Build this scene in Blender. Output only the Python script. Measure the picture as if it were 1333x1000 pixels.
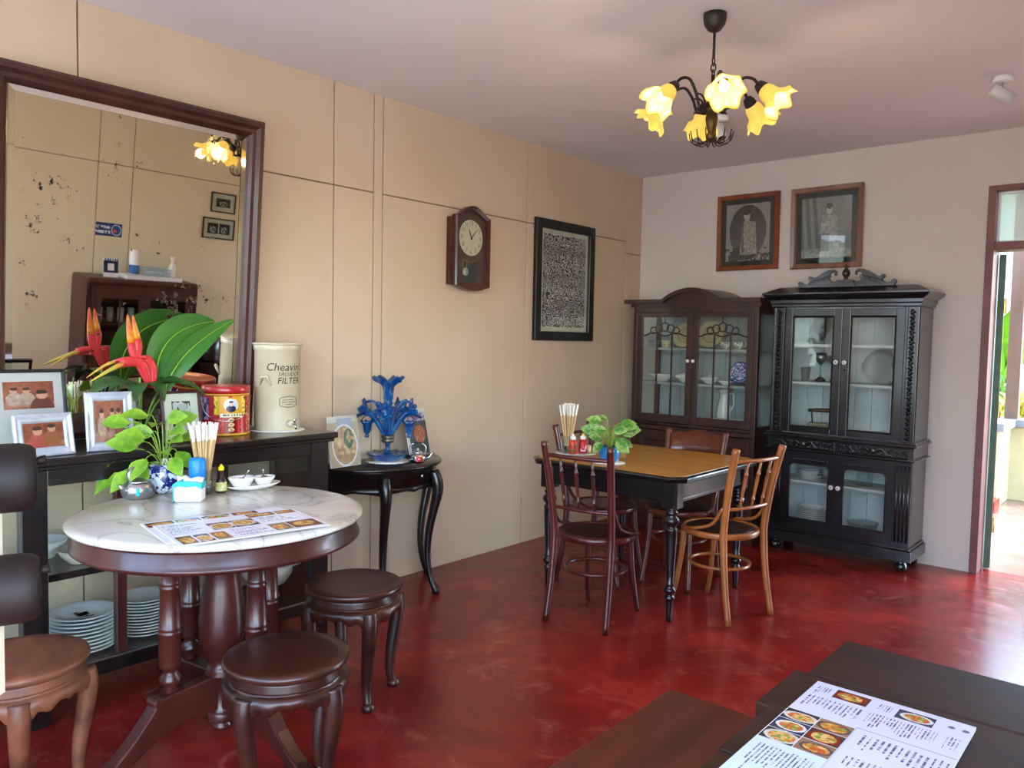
import bpy, math, random
from mathutils import Vector, Matrix
random.seed(7)
for _o in list(bpy.data.objects): bpy.data.objects.remove(_o, do_unlink=True)
SC = bpy.context.scene
COL = SC.collection
PI = math.pi
# ---------------------------------------------------------------- camera
FPX, YAW, PITCH, ROLL = 1028.75, .70998, .0575, .01984
CAM = Vector((3.5534, 0, 1.45))
RX, BY, H = 4.42, 5.758, 2.8065        # right wall, back wall, ceiling height
_fw = Vector((-math.sin(YAW)*math.cos(PITCH), math.cos(YAW)*math.cos(PITCH), -math.sin(PITCH)))
_rt = Vector((math.cos(YAW), math.sin(YAW), 0)); _up = _rt.cross(_fw)
CR = math.cos(ROLL)*_rt + math.sin(ROLL)*_up
CU = -math.sin(ROLL)*_rt + math.cos(ROLL)*_up
cam = bpy.data.cameras.new('camera'); cam.sensor_width = 36; cam.lens = FPX/1333*36; cam.clip_start = .02; cam.clip_end = 200
co = bpy.data.objects.new('camera', cam); COL.objects.link(co); SC.camera = co
co.matrix_world = Matrix(((CR.x, CU.x, -_fw.x, CAM.x), (CR.y, CU.y, -_fw.y, CAM.y), (CR.z, CU.z, -_fw.z, CAM.z), (0, 0, 0, 1)))
def ray(px, py): return CR*((px-666.5)/FPX) + CU*((500-py)/FPX) + _fw
def F(px, py, z=0):
    d = ray(px, py); return CAM + d*((z-CAM.z)/d.z)
def Lx(px, py, x=0):
    d = ray(px, py); return CAM + d*((x-CAM.x)/d.x)
def sight(x, y):
    """horizontal (right, towards-the-viewer) directions at a spot"""
    q = Vector((CAM.x-x, CAM.y-y, 0)).normalized(); return Vector((-q.y, q.x, 0)), q
def By(px, py, y=BY):
    d = ray(px, py); return CAM + d*((y-CAM.y)/d.y)
# ---------------------------------------------------------------- world, sun, exposure
w = bpy.data.worlds.new('world'); SC.world = w; w.use_nodes = True
nt = w.node_tree; nt.nodes.clear()
sky = nt.nodes.new('ShaderNodeTexSky'); sky.sky_type = 'NISHITA'; sky.sun_disc = False
sky.sun_elevation = math.radians(58); sky.sun_rotation = math.radians(20); sky.air_density = 1.0; sky.dust_density = 1.5; sky.ozone_density = .6
bg = nt.nodes.new('ShaderNodeBackground'); bg.inputs['Strength'].default_value = 1.5
wo = nt.nodes.new('ShaderNodeOutputWorld'); nt.links.new(sky.outputs[0], bg.inputs[0]); nt.links.new(bg.outputs[0], wo.inputs[0])
sun = bpy.data.lights.new('sun', 'SUN'); sun.energy = 1.8; sun.angle = math.radians(3); sun.color = (1, .95, .86)
so = bpy.data.objects.new('sun', sun); COL.objects.link(so); so.rotation_euler = Vector((-.30, -.36, -.88)).to_track_quat('-Z', 'Y').to_euler(); so.location = (6, 12, 12)
vs = SC.view_settings; vs.view_transform = 'Standard'; vs.look = 'None'; vs.exposure = 1.25; vs.gamma = 1; vs.use_curve_mapping = False
CHAND_W = 1.15
# ---------------------------------------------------------------- helpers
def lin(c):
    if isinstance(c, str):
        c = c.lstrip('#'); c = tuple(int(c[i:i+2], 16)/255 for i in (0, 2, 4))
    return tuple((x/12.92 if x <= .04045 else ((x+.055)/1.055)**2.4) for x in c) + (1,)
class MB:
    def __init__(s): s.v = []; s.f = []; s.s = []
    def add(s, vs_, fs, smooth=False):
        o = len(s.v); s.v += [tuple(v) for v in vs_]
        for f in fs: s.f.append(tuple(i+o for i in f)); s.s.append(smooth)
        return s
    def box(s, x0, x1, y0, y1, z0, z1):
        v = [(x, y, z) for z in (z0, z1) for y in (y0, y1) for x in (x0, x1)]
        return s.add(v, [(0, 2, 3, 1), (4, 5, 7, 6), (0, 1, 5, 4), (2, 6, 7, 3), (0, 4, 6, 2), (1, 3, 7, 5)])
    def lathe(s, prof, n=24, c=(0, 0, 0), mat=None, smooth=True, a0=0, a1=2*PI, wob=None):
        full = abs(a1-a0-2*PI) < 1e-6; m = n if full else n+1
        vs_ = []; fs = []
        for r, z in prof:
            for i in range(m):
                a = a0+(a1-a0)*i/n
                rr, zz = (r, z) if wob is None else wob(r, z, a)
                p = Vector((rr*math.cos(a), rr*math.sin(a), zz))
                if mat is not None: p = mat @ p
                vs_.append((p.x+c[0], p.y+c[1], p.z+c[2]))
        for j in range(len(prof)-1):
            for i in range(n):
                i2 = (i+1) % m
                fs.append((j*m+i, j*m+i2, (j+1)*m+i2, (j+1)*m+i))
        if full:
            if prof[0][0] > 1e-4: fs.append(tuple(range(m-1, -1, -1)))
            if prof[-1][0] > 1e-4: fs.append(tuple((len(prof)-1)*m+i for i in range(m)))
        return s.add(vs_, fs, smooth)
    def tube(s, pts, r=.01, n=8, closed=False, smooth=True, flat=None, cap=True):
        pts = [Vector(p) for p in pts]; N = len(pts)
        rs = r if isinstance(r, (list, tuple)) else [r]*N
        tang = []
        for i in range(N):
            a = pts[(i-1) % N] if (closed or i > 0) else pts[0]
            b = pts[(i+1) % N] if (closed or i < N-1) else pts[-1]
            t = (b-a); tang.append(t.normalized() if t.length > 1e-9 else Vector((0, 0, 1)))
        u = Vector((0, 0, 1)) if abs(tang[0].z) < .9 else Vector((1, 0, 0))
        u = (u-tang[0]*u.dot(tang[0])).normalized(); vs_ = []; fs = []
        for i in range(N):
            u = u-tang[i]*u.dot(tang[i]); u = u.normalized() if u.length > 1e-6 else tang[i].orthogonal().normalized()
            v = tang[i].cross(u)
            for k in range(n):
                a = 2*PI*k/n; fx = 1 if flat is None else flat
                vs_.append(pts[i]+(u*math.cos(a)*fx+v*math.sin(a))*rs[i])
        for i in range(N if closed else N-1):
            j = (i+1) % N
            for k in range(n):
                k2 = (k+1) % n; fs.append((i*n+k, i*n+k2, j*n+k2, j*n+k))
        if cap and not closed:
            fs.append(tuple(range(n-1, -1, -1))); fs.append(tuple((N-1)*n+k for k in range(n)))
        return s.add(vs_, fs, smooth)
    def prism(s, poly, d0, d1, fn, smooth=False):
        """extrude a 2-D polygon between depths d0 and d1; fn(u, v, d) -> xyz"""
        n = len(poly); vs_ = [fn(u, v, d0) for u, v in poly]+[fn(u, v, d1) for u, v in poly]
        fs = [tuple(range(n)), tuple(range(2*n-1, n-1, -1))]+[(i, i+n, (i+1) % n+n, (i+1) % n) for i in range(n)]
        return s.add(vs_, fs, smooth)
    def rect_ring(s, x0, x1, z0, z1, prof, y=0):
        """mitred picture frame in the xz plane facing -y: prof = [(inset, depth towards -y)]"""
        vs_ = []; fs = []; n = len(prof)
        for ins, d in prof:
            for (x, z) in ((x0+ins, z0+ins), (x1-ins, z0+ins), (x1-ins, z1-ins), (x0+ins, z1-ins)): vs_.append((x, y-d, z))
        for j in range(n):
            j2 = (j+1) % n
            for k in range(4): fs.append((j*4+k, j*4+(k+1) % 4, j2*4+(k+1) % 4, j2*4+k))
        return s.add(vs_, fs)
    def build(s, name, mat, parent=None, bevel=0, loc=None, rot=None, sub=0):
        me = bpy.data.meshes.new(name); me.from_pydata(s.v, [], s.f); me.polygons.foreach_set('use_smooth', s.s); me.update()
        import bmesh
        b = bmesh.new(); b.from_mesh(me); bmesh.ops.recalc_face_normals(b, faces=b.faces); b.to_mesh(me); b.free()
        return link(name, me, mat, parent, bevel, loc, rot, sub)
def link(name, me, mat, parent=None, bevel=0, loc=None, rot=None, sub=0):
    if mat is not None and not me.materials: me.materials.append(mat)
    o = bpy.data.objects.new(name, me); COL.objects.link(o)
    if parent is not None: o.parent = parent
    if loc is not None: o.location = loc
    if rot is not None: o.rotation_euler = rot
    if bevel:
        m = o.modifiers.new('bevel', 'BEVEL'); m.width = bevel; m.segments = 2; m.limit_method = 'ANGLE'; m.angle_limit = .6
    if sub:
        m = o.modifiers.new('sub', 'SUBSURF'); m.levels = sub; m.render_levels = sub
    return o
def tag(o, label=None, cat=None, group=None, kind=None):
    if label: o['label'] = label
    if cat: o['category'] = cat
    if group: o['group'] = group
    if kind: o['kind'] = kind
    return o
def thing(name, label, cat, loc=(0, 0, 0), rz=0, group=None, rot=None):
    o = bpy.data.objects.new(name, None); COL.objects.link(o); o.empty_display_size = .05
    o.location = loc; o.rotation_euler = rot if rot else (0, 0, rz)
    return tag(o, label, cat, group)
def struct(name, mb, mat, **k): return tag(mb.build(name, mat, **k), kind='structure')
def dup(o, parent=None):
    c = o.copy(); COL.objects.link(c); c.parent = parent
    for ch in list(o.children): dup(ch, c)
    return c
def bez(p0, p1, p2, p3, n=10):
    p0, p1, p2, p3 = map(Vector, (p0, p1, p2, p3)); out = []
    for i in range(n+1):
        t = i/n; out.append(p0*(1-t)**3+p1*3*t*(1-t)**2+p2*3*t*t*(1-t)+p3*t**3)
    return out
def smoothpts(ps, k=4):
    """Catmull-Rom through points"""
    ps = [Vector(p) for p in ps]; out = []
    for i in range(len(ps)-1):
        a = ps[max(i-1, 0)]; b = ps[i]; c = ps[i+1]; d = ps[min(i+2, len(ps)-1)]
        for j in range(k):
            t = j/k; out.append(.5*((2*b)+(c-a)*t+(2*a-5*b+4*c-d)*t*t+(3*b-a-3*c+d)*t**3))
    out.append(ps[-1]); return out
# ---------------------------------------------------------------- materials
def mat(name, col, rough=.5, metal=0, col2=None, scale=6, stretch=(1, 1, 1), detail=4, bump=0, bscale=40, coat=0, emit=None, es=1, spec=.5, trans=0, ior=1.45, contrast=(.35, .65), rvar=0):
    m = bpy.data.materials.new(name); m.use_nodes = True; n = m.node_tree; p = n.nodes['Principled BSDF']
    c1 = lin(col); p.inputs['Base Color'].default_value = c1; p.inputs['Roughness'].default_value = rough; p.inputs['Metallic'].default_value = metal
    p.inputs['Specular IOR Level'].default_value = spec; p.inputs['Coat Weight'].default_value = coat; p.inputs['Coat Roughness'].default_value = .12
    p.inputs['Transmission Weight'].default_value = trans; p.inputs['IOR'].default_value = ior
    if emit: p.inputs['Emission Color'].default_value = lin(emit); p.inputs['Emission Strength'].default_value = es
    tc = None
    def coords(st):
        t = n.nodes.new('ShaderNodeTexCoord'); mp = n.nodes.new('ShaderNodeMapping'); mp.inputs['Scale'].default_value = st
        n.links.new(t.outputs['Object'], mp.inputs[0]); return mp.outputs[0]
    if col2:
        tn = n.nodes.new('ShaderNodeTexNoise'); tn.inputs['Scale'].default_value = scale; tn.inputs['Detail'].default_value = detail; tn.inputs['Roughness'].default_value = .6
        n.links.new(coords(stretch), tn.inputs['Vector'])
        r = n.nodes.new('ShaderNodeValToRGB'); r.color_ramp.elements[0].position = contrast[0]; r.color_ramp.elements[1].position = contrast[1]
        r.color_ramp.elements[0].color = c1; r.color_ramp.elements[1].color = lin(col2)
        n.links.new(tn.outputs['Fac'], r.inputs[0]); n.links.new(r.outputs[0], p.inputs['Base Color'])
        if rvar:
            mr = n.nodes.new('ShaderNodeMapRange'); mr.inputs[3].default_value = rough-rvar; mr.inputs[4].default_value = rough+rvar
            n.links.new(tn.outputs['Fac'], mr.inputs[0]); n.links.new(mr.outputs[0], p.inputs['Roughness'])
    if bump:
        tb = n.nodes.new('ShaderNodeTexNoise'); tb.inputs['Scale'].default_value = bscale; tb.inputs['Detail'].default_value = 3
        n.links.new(coords(stretch), tb.inputs['Vector'])
        b = n.nodes.new('ShaderNodeBump'); b.inputs['Strength'].default_value = bump; b.inputs['Distance'].default_value = .004
        n.links.new(tb.outputs['Fac'], b.inputs['Height']); n.links.new(b.outputs[0], p.inputs['Normal'])
    return m
def thin_glass(name, tint=(.93, .96, .95), ior=1.5, rough=.01, haze=0):
    m = bpy.data.materials.new(name); m.use_nodes = True; n = m.node_tree; n.nodes.clear()
    o = n.nodes.new('ShaderNodeOutputMaterial'); mx = n.nodes.new('ShaderNodeMixShader'); t = n.nodes.new('ShaderNodeBsdfTransparent'); g = n.nodes.new('ShaderNodeBsdfGlossy'); f = n.nodes.new('ShaderNodeFresnel')
    t.inputs[0].default_value = (*tint, 1); g.inputs['Roughness'].default_value = rough; f.inputs[0].default_value = ior
    ge = n.nodes.new('ShaderNodeNewGeometry'); mi = n.nodes.new('ShaderNodeMix'); mi.inputs[2].default_value = ior; mi.inputs[3].default_value = 1/ior
    n.links.new(ge.outputs['Backfacing'], mi.inputs[0]); n.links.new(mi.outputs[0], f.inputs[0])
    n.links.new(f.outputs[0], mx.inputs[0]); n.links.new(t.outputs[0], mx.inputs[1]); n.links.new(g.outputs[0], mx.inputs[2])
    last = mx.outputs[0]
    if haze:
        d = n.nodes.new('ShaderNodeBsdfDiffuse'); d.inputs[0].default_value = (.8, .82, .8, 1); m2 = n.nodes.new('ShaderNodeMixShader'); m2.inputs[0].default_value = haze
        n.links.new(last, m2.inputs[1]); n.links.new(d.outputs[0], m2.inputs[2]); last = m2.outputs[0]
    n.links.new(last, o.inputs[0]); return m
def print_mat(name, rough=.45, spec=.4):
    m = bpy.data.materials.new(name); m.use_nodes = True; n = m.node_tree; p = n.nodes['Principled BSDF']
    a = n.nodes.new('ShaderNodeAttribute'); a.attribute_name = 'ink'; n.links.new(a.outputs['Color'], p.inputs['Base Color'])
    p.inputs['Roughness'].default_value = rough; p.inputs['Specular IOR Level'].default_value = spec; return m
WOODR = mat('red_brown_wood', '#2b0f0c', .34, col2='#481d15', scale=5, stretch=(1, 1, .25), bump=.05, coat=.22)
WOODS = mat('stool_wood', '#220e09', .36, col2='#432014', scale=7, stretch=(1, .3, 1), bump=.12, coat=.2)
WOODSC = mat('worn_stool_wood', '#4a2313', .5, col2='#7d4a30', scale=7, stretch=(1, .3, 1), bump=.1, coat=.1)
WOODC = mat('maroon_bentwood', '#3b120f', .3, col2='#571e18', scale=9, stretch=(1, 1, .2), coat=.4)
WOODO = mat('amber_bentwood', '#84481f', .33, col2='#a8632d', scale=9, stretch=(1, 1, .2), coat=.3)
WOODM = mat('brown_bentwood', '#43190f', .3, col2='#6a3220', scale=9, stretch=(.3, 1, 1), coat=.4)
SEATD = mat('dark_seat_ply', '#1f0d0a', .42, col2='#351711', scale=10, stretch=(.4, 1, 1))
BLACKW = mat('black_lacquer', '#0c090a', .28, col2='#1a1312', scale=8, bump=.05, coat=.35)
BLACKC = mat('black_painted_wood', '#111214', .26, col2='#1e2124', scale=10, bump=.12, bscale=26, coat=.55)
CARVE = mat('black_carving', '#1a1c1e', .2, coat=.7)
BROWNC = mat('dark_brown_cabinet', '#2f1b18', .4, col2='#43271f', scale=6, stretch=(1, 1, .3), coat=.15)
MIRRW = mat('mirror_frame_wood', '#2e1512', .4, col2='#46231c', scale=6, stretch=(1, 1, .2), bump=.06, coat=.15)
CLOCKW = mat('clock_wood', '#35100e', .35, col2='#4f1c17', scale=8, stretch=(1, 1, .2), coat=.3)
PLY = mat('honey_plywood', '#a56f22', .38, col2='#c08a35', scale=4, stretch=(.5, 2.2, 1), coat=.25)
PLANK = mat('old_table_plank', '#24140f', .5, col2='#3a241c', scale=4, stretch=(.35, 3, 1), bump=.12, bscale=18, coat=0, rvar=.08, spec=.22)
BENCHW = mat('bench_plank', '#42140c', .36, col2='#632617', scale=4, stretch=(3, .35, 1), bump=.1, coat=.1)
WALLB = mat('beige_paint', '#c7b094', .78, col2='#d2bca2', scale=1.6, bump=.06, bscale=14, contrast=(.25, .75))
WALLK = mat('back_wall_paint', '#cbc0b6', .8, col2='#d6ccc3', scale=1.3, bump=.05, bscale=16, contrast=(.25, .75))
WALLR = mat('yellowish_wall_paint', '#d6c7a5', .8, col2='#e0d2b2', scale=1.4, bump=.06, bscale=14, contrast=(.25, .75))
GROOVE = mat('brown_backing', '#8a6f58', .9)  # dark backing behind the panel joints, also the back of the mirror
CEIL = mat('ceiling_paint', '#e0dddd', .85, col2='#e9e6e6', scale=1.1, bump=.05, bscale=10, contrast=(.25, .75))
JAMB = mat('jamb_paint', '#6e4340', .5, col2='#82534f', scale=9, stretch=(1, 1, .3), bump=.05)
GREEND = mat('green_door_paint', '#4d6b5a', .5, col2='#5b7a66', scale=12)
WHITE = mat('white_china', '#e6e4df', .18, coat=.4)
CREAMCH = mat('cream_china', '#d8cba2', .22, coat=.3)
PAPER = mat('white_paper', '#e8e7e6', .6)
LACE = mat('white_lace', '#e3e0d8', .8, bump=.4, bscale=160)
ALU = mat('brushed_aluminium', '#b9bcc0', .28, metal=1)
STEEL = mat('polished_steel', '#c9cbcc', .16, metal=1)
BRASS = mat('aged_brass', '#6b5530', .4, metal=.85, col2='#4a3a22', scale=30)
BRONZE = mat('dark_bronze', '#2e2620', .5, metal=.3)
GOLD = mat('gilt_brass', '#c8a45c', .3, metal=1)
STONE = mat('stoneware', '#b9ad8e', .32, col2='#c6bb9f', scale=5, coat=.3)
INK = mat('black_print', '#1d1b1c', .6)
CYAN = mat('turquoise_pack', '#1fb3bb', .4)
BLUEPL = mat('blue_plastic', '#1478cf', .35)
YELLOW = mat('yellow_cap', '#e6cf18', .4)
REDPL = mat('red_plastic', '#b3191c', .35)
ORANGEPL = mat('orange_sauce', '#c8371c', .35)
WHITEPL = mat('white_plastic', '#e9e9e6', .35)
CERB = mat('turquoise_blue_glaze', '#1874ad', .2, coat=.5)
LEAF = mat('pothos_leaf', '#4f8020', .42, col2='#86ad2e', scale=18, spec=.4)
LEAFV = mat('variegated_leaf', '#3f7a24', .42, col2='#b4c979', scale=22, spec=.4, contrast=(.45, .7))
LEAFD = mat('dark_leaf', '#1f3f1c', .45, col2='#355a28', scale=8)
BIGLEAF = mat('heliconia_leaf', '#27601a', .38, col2='#3a7722', scale=5, stretch=(1, .2, 1))
STEMG = mat('green_stem', '#86a53a', .45)
BRACT = mat('red_bract', '#b3232b', .4, col2='#c93437', scale=8)
BRACTY = mat('yellow_bract', '#d88c1c', .4, col2='#c9352b', scale=10, contrast=(.4, .6))
SOIL = mat('soil', '#1c130d', .95)
GLASS = thin_glass('window_glass')
VGLASS = thin_glass('vase_glass', (.86, .91, .9), 1.5)
PALEIN = mat('pale_blue_interior', '#c2c7c9', .7, col2='#d0d4d5', scale=3)
GREYIN = mat('grey_green_boards', '#909c9d', .75, col2='#a2adac', scale=6, stretch=(1, 1, .2))
BLUEGL = mat('blue_glass', '#083f9e', .06, trans=.6, ior=1.35, coat=.5, col2='#1583c8', scale=16)
WOODSTICK = mat('bamboo_stick', '#c9a877', .6)
WRAP = mat('paper_wrapper', '#e9e2d6', .6)
PRINT = print_mat('printed_ink')
GLOSSPRINT = print_mat('glossy_print', .25, .5)
def marble():
    m = mat('white_marble', '#cfccc6', .22, coat=.2); n = m.node_tree; p = n.nodes['Principled BSDF']
    t = n.nodes.new('ShaderNodeTexCoord'); mp = n.nodes.new('ShaderNodeMapping'); mp.inputs['Rotation'].default_value = (0, 0, .5); mp.inputs['Scale'].default_value = (1, 2.6, 1); n.links.new(t.outputs['Object'], mp.inputs[0])
    a = n.nodes.new('ShaderNodeTexNoise'); a.inputs['Scale'].default_value = 1.9; a.inputs['Detail'].default_value = 8; a.inputs['Distortion'].default_value = .8; n.links.new(mp.outputs[0], a.inputs[0])
    r = n.nodes.new('ShaderNodeValToRGB'); e = r.color_ramp.elements; e[0].position = .455; e[0].color = lin('#d3d0ca'); e[1].position = .55; e[1].color = lin('#d6d3ce')
    k = e.new(.5); k.color = lin('#a3a19f'); k2 = e.new(.492); k2.color = lin('#c6c3be'); k3 = e.new(.508); k3.color = lin('#c9c6c1')
    n.links.new(a.outputs['Fac'], r.inputs[0])
    b = n.nodes.new('ShaderNodeTexNoise'); b.inputs['Scale'].default_value = 2.2; n.links.new(t.outputs['Object'], b.inputs[0])
    r2 = n.nodes.new('ShaderNodeValToRGB'); r2.color_ramp.elements[0].position = .4; r2.color_ramp.elements[1].position = .7; r2.color_ramp.elements[1].color = lin('#d8c8a6')
    r2.color_ramp.elements[0].color = (1, 1, 1, 1); n.links.new(b.outputs['Fac'], r2.inputs[0])
    mx = n.nodes.new('ShaderNodeMix'); mx.data_type = 'RGBA'; mx.blend_type = 'MULTIPLY'; mx.inputs[0].default_value = 1
    n.links.new(r.outputs[0], mx.inputs[6]); n.links.new(r2.outputs[0], mx.inputs[7]); n.links.new(mx.outputs[2], p.inputs['Base Color']); return m
MARBLE = marble()
def red_floor():
    m = mat('red_polished_cement', '#7d1f1c', .3); n = m.node_tree; p = n.nodes['Principled BSDF']
    t = n.nodes.new('ShaderNodeTexCoord')
    a = n.nodes.new('ShaderNodeTexNoise'); a.inputs['Scale'].default_value = 1.7; a.inputs['Detail'].default_value = 7; a.inputs['Roughness'].default_value = .65; a.inputs['Distortion'].default_value = .6; n.links.new(t.outputs['Object'], a.inputs[0])
    r = n.nodes.new('ShaderNodeValToRGB'); e = r.color_ramp.elements; e[0].position = .3; e[0].color = lin('#601614'); e[1].position = .72; e[1].color = lin('#a83526'); k = e.new(.52); k.color = lin('#84201b')
    n.links.new(a.outputs['Fac'], r.inputs[0])
    b = n.nodes.new('ShaderNodeTexNoise'); b.inputs['Scale'].default_value = 5; b.inputs['Detail'].default_value = 10; b.inputs['Roughness'].default_value = .72; b.inputs['Distortion'].default_value = .7; n.links.new(t.outputs['Object'], b.inputs[0])
    r2 = n.nodes.new('ShaderNodeValToRGB'); r2.color_ramp.elements[0].position = .55; r2.color_ramp.elements[1].position = .78; r2.color_ramp.elements[0].color = (0, 0, 0, 1); r2.color_ramp.elements[1].color = (.42, .42, .42, 1)
    n.links.new(b.outputs['Fac'], r2.inputs[0])
    mx = n.nodes.new('ShaderNodeMix'); mx.data_type = 'RGBA'; n.links.new(r2.outputs[0], mx.inputs[0]); n.links.new(r.outputs[0], mx.inputs[6]); mx.inputs[7].default_value = lin('#c47a66')
    n.links.new(mx.outputs[2], p.inputs['Base Color'])
    mr = n.nodes.new('ShaderNodeMapRange'); mr.inputs[1].default_value = .3; mr.inputs[2].default_value = .7; mr.inputs[3].default_value = .13; mr.inputs[4].default_value = .27; n.links.new(b.outputs['Fac'], mr.inputs[0]); n.links.new(mr.outputs[0], p.inputs['Roughness'])
    bp = n.nodes.new('ShaderNodeBump'); p.inputs['Specular IOR Level'].default_value = .4; p.inputs['Coat Weight'].default_value = .08; p.inputs['Coat Roughness'].default_value = .3; bp.inputs['Strength'].default_value = .16; bp.inputs['Distance'].default_value = .01; n.links.new(b.outputs['Fac'], bp.inputs['Height']); n.links.new(bp.outputs[0], p.inputs['Normal']); return m
REDFLOOR = red_floor()
def mirror_mat():
    m = mat('old_mirror_silver', '#e9e6dc', .015, metal=1); n = m.node_tree; p = n.nodes['Principled BSDF']
    t = n.nodes.new('ShaderNodeTexCoord'); a = n.nodes.new('ShaderNodeTexNoise'); a.inputs['Scale'].default_value = 34; a.inputs['Detail'].default_value = 5; a.inputs['Roughness'].default_value = .7
    b = n.nodes.new('ShaderNodeTexNoise'); b.inputs['Scale'].default_value = 4.2; b.inputs['Detail'].default_value = 3
    n.links.new(t.outputs['Object'], a.inputs[0]); n.links.new(t.outputs['Object'], b.inputs[0])
    mu = n.nodes.new('ShaderNodeMath'); mu.operation = 'MULTIPLY'; n.links.new(a.outputs['Fac'], mu.inputs[0]); n.links.new(b.outputs['Fac'], mu.inputs[1])
    r = n.nodes.new('ShaderNodeValToRGB'); r.color_ramp.elements[0].position = .36; r.color_ramp.elements[1].position = .395; r.color_ramp.elements[0].color = (0, 0, 0, 1); r.color_ramp.elements[1].color = (1, 1, 1, 1); n.links.new(mu.outputs[0], r.inputs[0])
    mx = n.nodes.new('ShaderNodeMix'); mx.data_type = 'RGBA'; mx.inputs[6].default_value = lin('#f6f3ea'); mx.inputs[7].default_value = lin('#3a2c22'); n.links.new(r.outputs[0], mx.inputs[0]); n.links.new(mx.outputs[2], p.inputs['Base Color'])
    mr = n.nodes.new('ShaderNodeMapRange'); mr.inputs[3].default_value = .015; mr.inputs[4].default_value = .5; n.links.new(r.outputs[0], mr.inputs[0]); n.links.new(mr.outputs[0], p.inputs['Roughness']); return m
MIRROR = mirror_mat()
# ---------------------------------------------------------------- flat prints: a grid of faces coloured by a drawing function
def picture(name, w_, h_, nx, ny, fn, parent, loc=(0, 0, 0), rot=(0, 0, 0), m=None, bend=None):
    """print in the local xz plane facing -y, u to the right, v up; fn(u, v) -> sRGB"""
    vs_ = []; fs = []; cols = []
    for j in range(ny+1):
        for i in range(nx+1):
            x = (i/nx-.5)*w_; z = (j/ny-.5)*h_
            vs_.append((x, 0, z) if bend is None else bend(x, z))
    for j in range(ny):
        for i in range(nx):
            fs.append((j*(nx+1)+i, j*(nx+1)+i+1, (j+1)*(nx+1)+i+1, (j+1)*(nx+1)+i))
            c = lin(fn((i+.5)/nx, (j+.5)/ny)); cols += list(c)*4
    me = bpy.data.meshes.new(name); me.from_pydata(vs_, [], fs); me.update()
    at = me.color_attributes.new('ink', 'FLOAT_COLOR', 'CORNER'); at.data.foreach_set('color', cols)
    if bend: me.polygons.foreach_set('use_smooth', [True]*len(fs))
    return link(name, me, m or PRINT, parent, loc=loc, rot=rot)
def text(s, size, m, parent, loc, rot=(PI/2, 0, 0), name='lettering', bend=None, shear=0, spacing=1):
    cu = bpy.data.curves.new('t', 'FONT'); cu.body = s; cu.size = size; cu.align_x = 'CENTER'; cu.align_y = 'CENTER'; cu.shear = shear; cu.resolution_u = 2; cu.space_character = spacing
    o = bpy.data.objects.new('t', cu); COL.objects.link(o)
    dg = bpy.context.evaluated_depsgraph_get(); me = bpy.data.meshes.new_from_object(o.evaluated_get(dg)); bpy.data.objects.remove(o, do_unlink=True); bpy.data.curves.remove(cu)
    me.name = name
    if bend:
        for v in me.vertices: v.co = bend(v.co.x, v.co.y)
    me.materials.clear()
    return link(name, me, m, parent, loc=loc, rot=rot)
def hash2(a, b): 
    x = math.sin(a*127.1+b*311.7)*43758.5453; return x-math.floor(x)
def vnoise(x, y):
    i, j = math.floor(x), math.floor(y); fx, fy = x-i, y-j; fx = fx*fx*(3-2*fx); fy = fy*fy*(3-2*fy)
    return (hash2(i, j)*(1-fx)+hash2(i+1, j)*fx)*(1-fy)+(hash2(i, j+1)*(1-fx)+hash2(i+1, j+1)*fx)*fy
def mix(a, b, t): return tuple(x*(1-t)+y*t for x, y in zip(a, b))
def ell(u, v, cx_, cy_, rx, ry): return ((u-cx_)/rx)**2+((v-cy_)/ry)**2 < 1
# ================================================================ the room
FRONT = -1.6
struct('floor', MB().box(-.15, RX+.15, FRONT-.15, BY+.15, -.12, 0), REDFLOOR)
struct('ceiling', MB().box(-.15, RX+.15, FRONT-.15, BY+.15, H, H+.14), CEIL)
wl = struct('wall_left', MB().box(-.15, -.010, FRONT-.15, BY+.15, 0, H), GROOVE)
G = .0035
def panels(parent, cols, zs, xo, xi, m=None):
    for (a, b) in cols:
        for (c, d) in zs(a):
            MB().box(min(xo, xi), max(xo, xi), a+G, b-G, c+(G if c > 0 else 0), d-(G if d < H else 0)).build('wall_panel', m or WALLB, parent, bevel=.002)
panels(wl, [(FRONT, .06), (.06, 1.343), (1.343, 2.63), (2.63, 2.903), (2.903, 2.97), (2.97, 4.26), (4.26, 5.525), (5.525, BY+.004)],
       lambda a: [(0, H)] if abs(a-2.903) < .01 else ([(0, 2.166), (2.166, H)] if a > 5.5 else [(0, 2.258), (2.258, H)]), -.010, 0)
wr = struct('wall_right', MB().box(RX+.010, RX+.15, .9, BY+.15, 0, H).box(RX+.010, RX+.15, FRONT-.15, .9, 2.5, H).box(RX+.010, RX+.15, FRONT-.15, FRONT, 0, 2.5), GROOVE)  # the unseen gap near the front is added to let in more daylight
panels(wr, [(.9, 1.72), (1.72, 3.04), (3.04, 3.35), (3.35, 4.6), (4.6, BY)], lambda a: [(0, 2.3), (2.3, H)], RX+.010, RX, WALLR)
DX0, DX1, DZ = 2.530, 4.06, 2.464
struct('wall_back', MB().box(0, DX0, BY, BY+.15, 0, H).box(DX1, RX, BY, BY+.15, 0, H).box(DX0, DX1, BY, BY+.15, DZ, H), WALLK)
wf = struct('wall_front', MB().box(0, RX, FRONT-.15, FRONT, 2.5, H).box(0, .22, FRONT-.15, FRONT, 0, 2.5).box(2.05, 2.2, FRONT-.15, FRONT, 0, 2.5).box(.22, 2.05, FRONT-.15, FRONT, 0, .75), WALLK)
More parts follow.
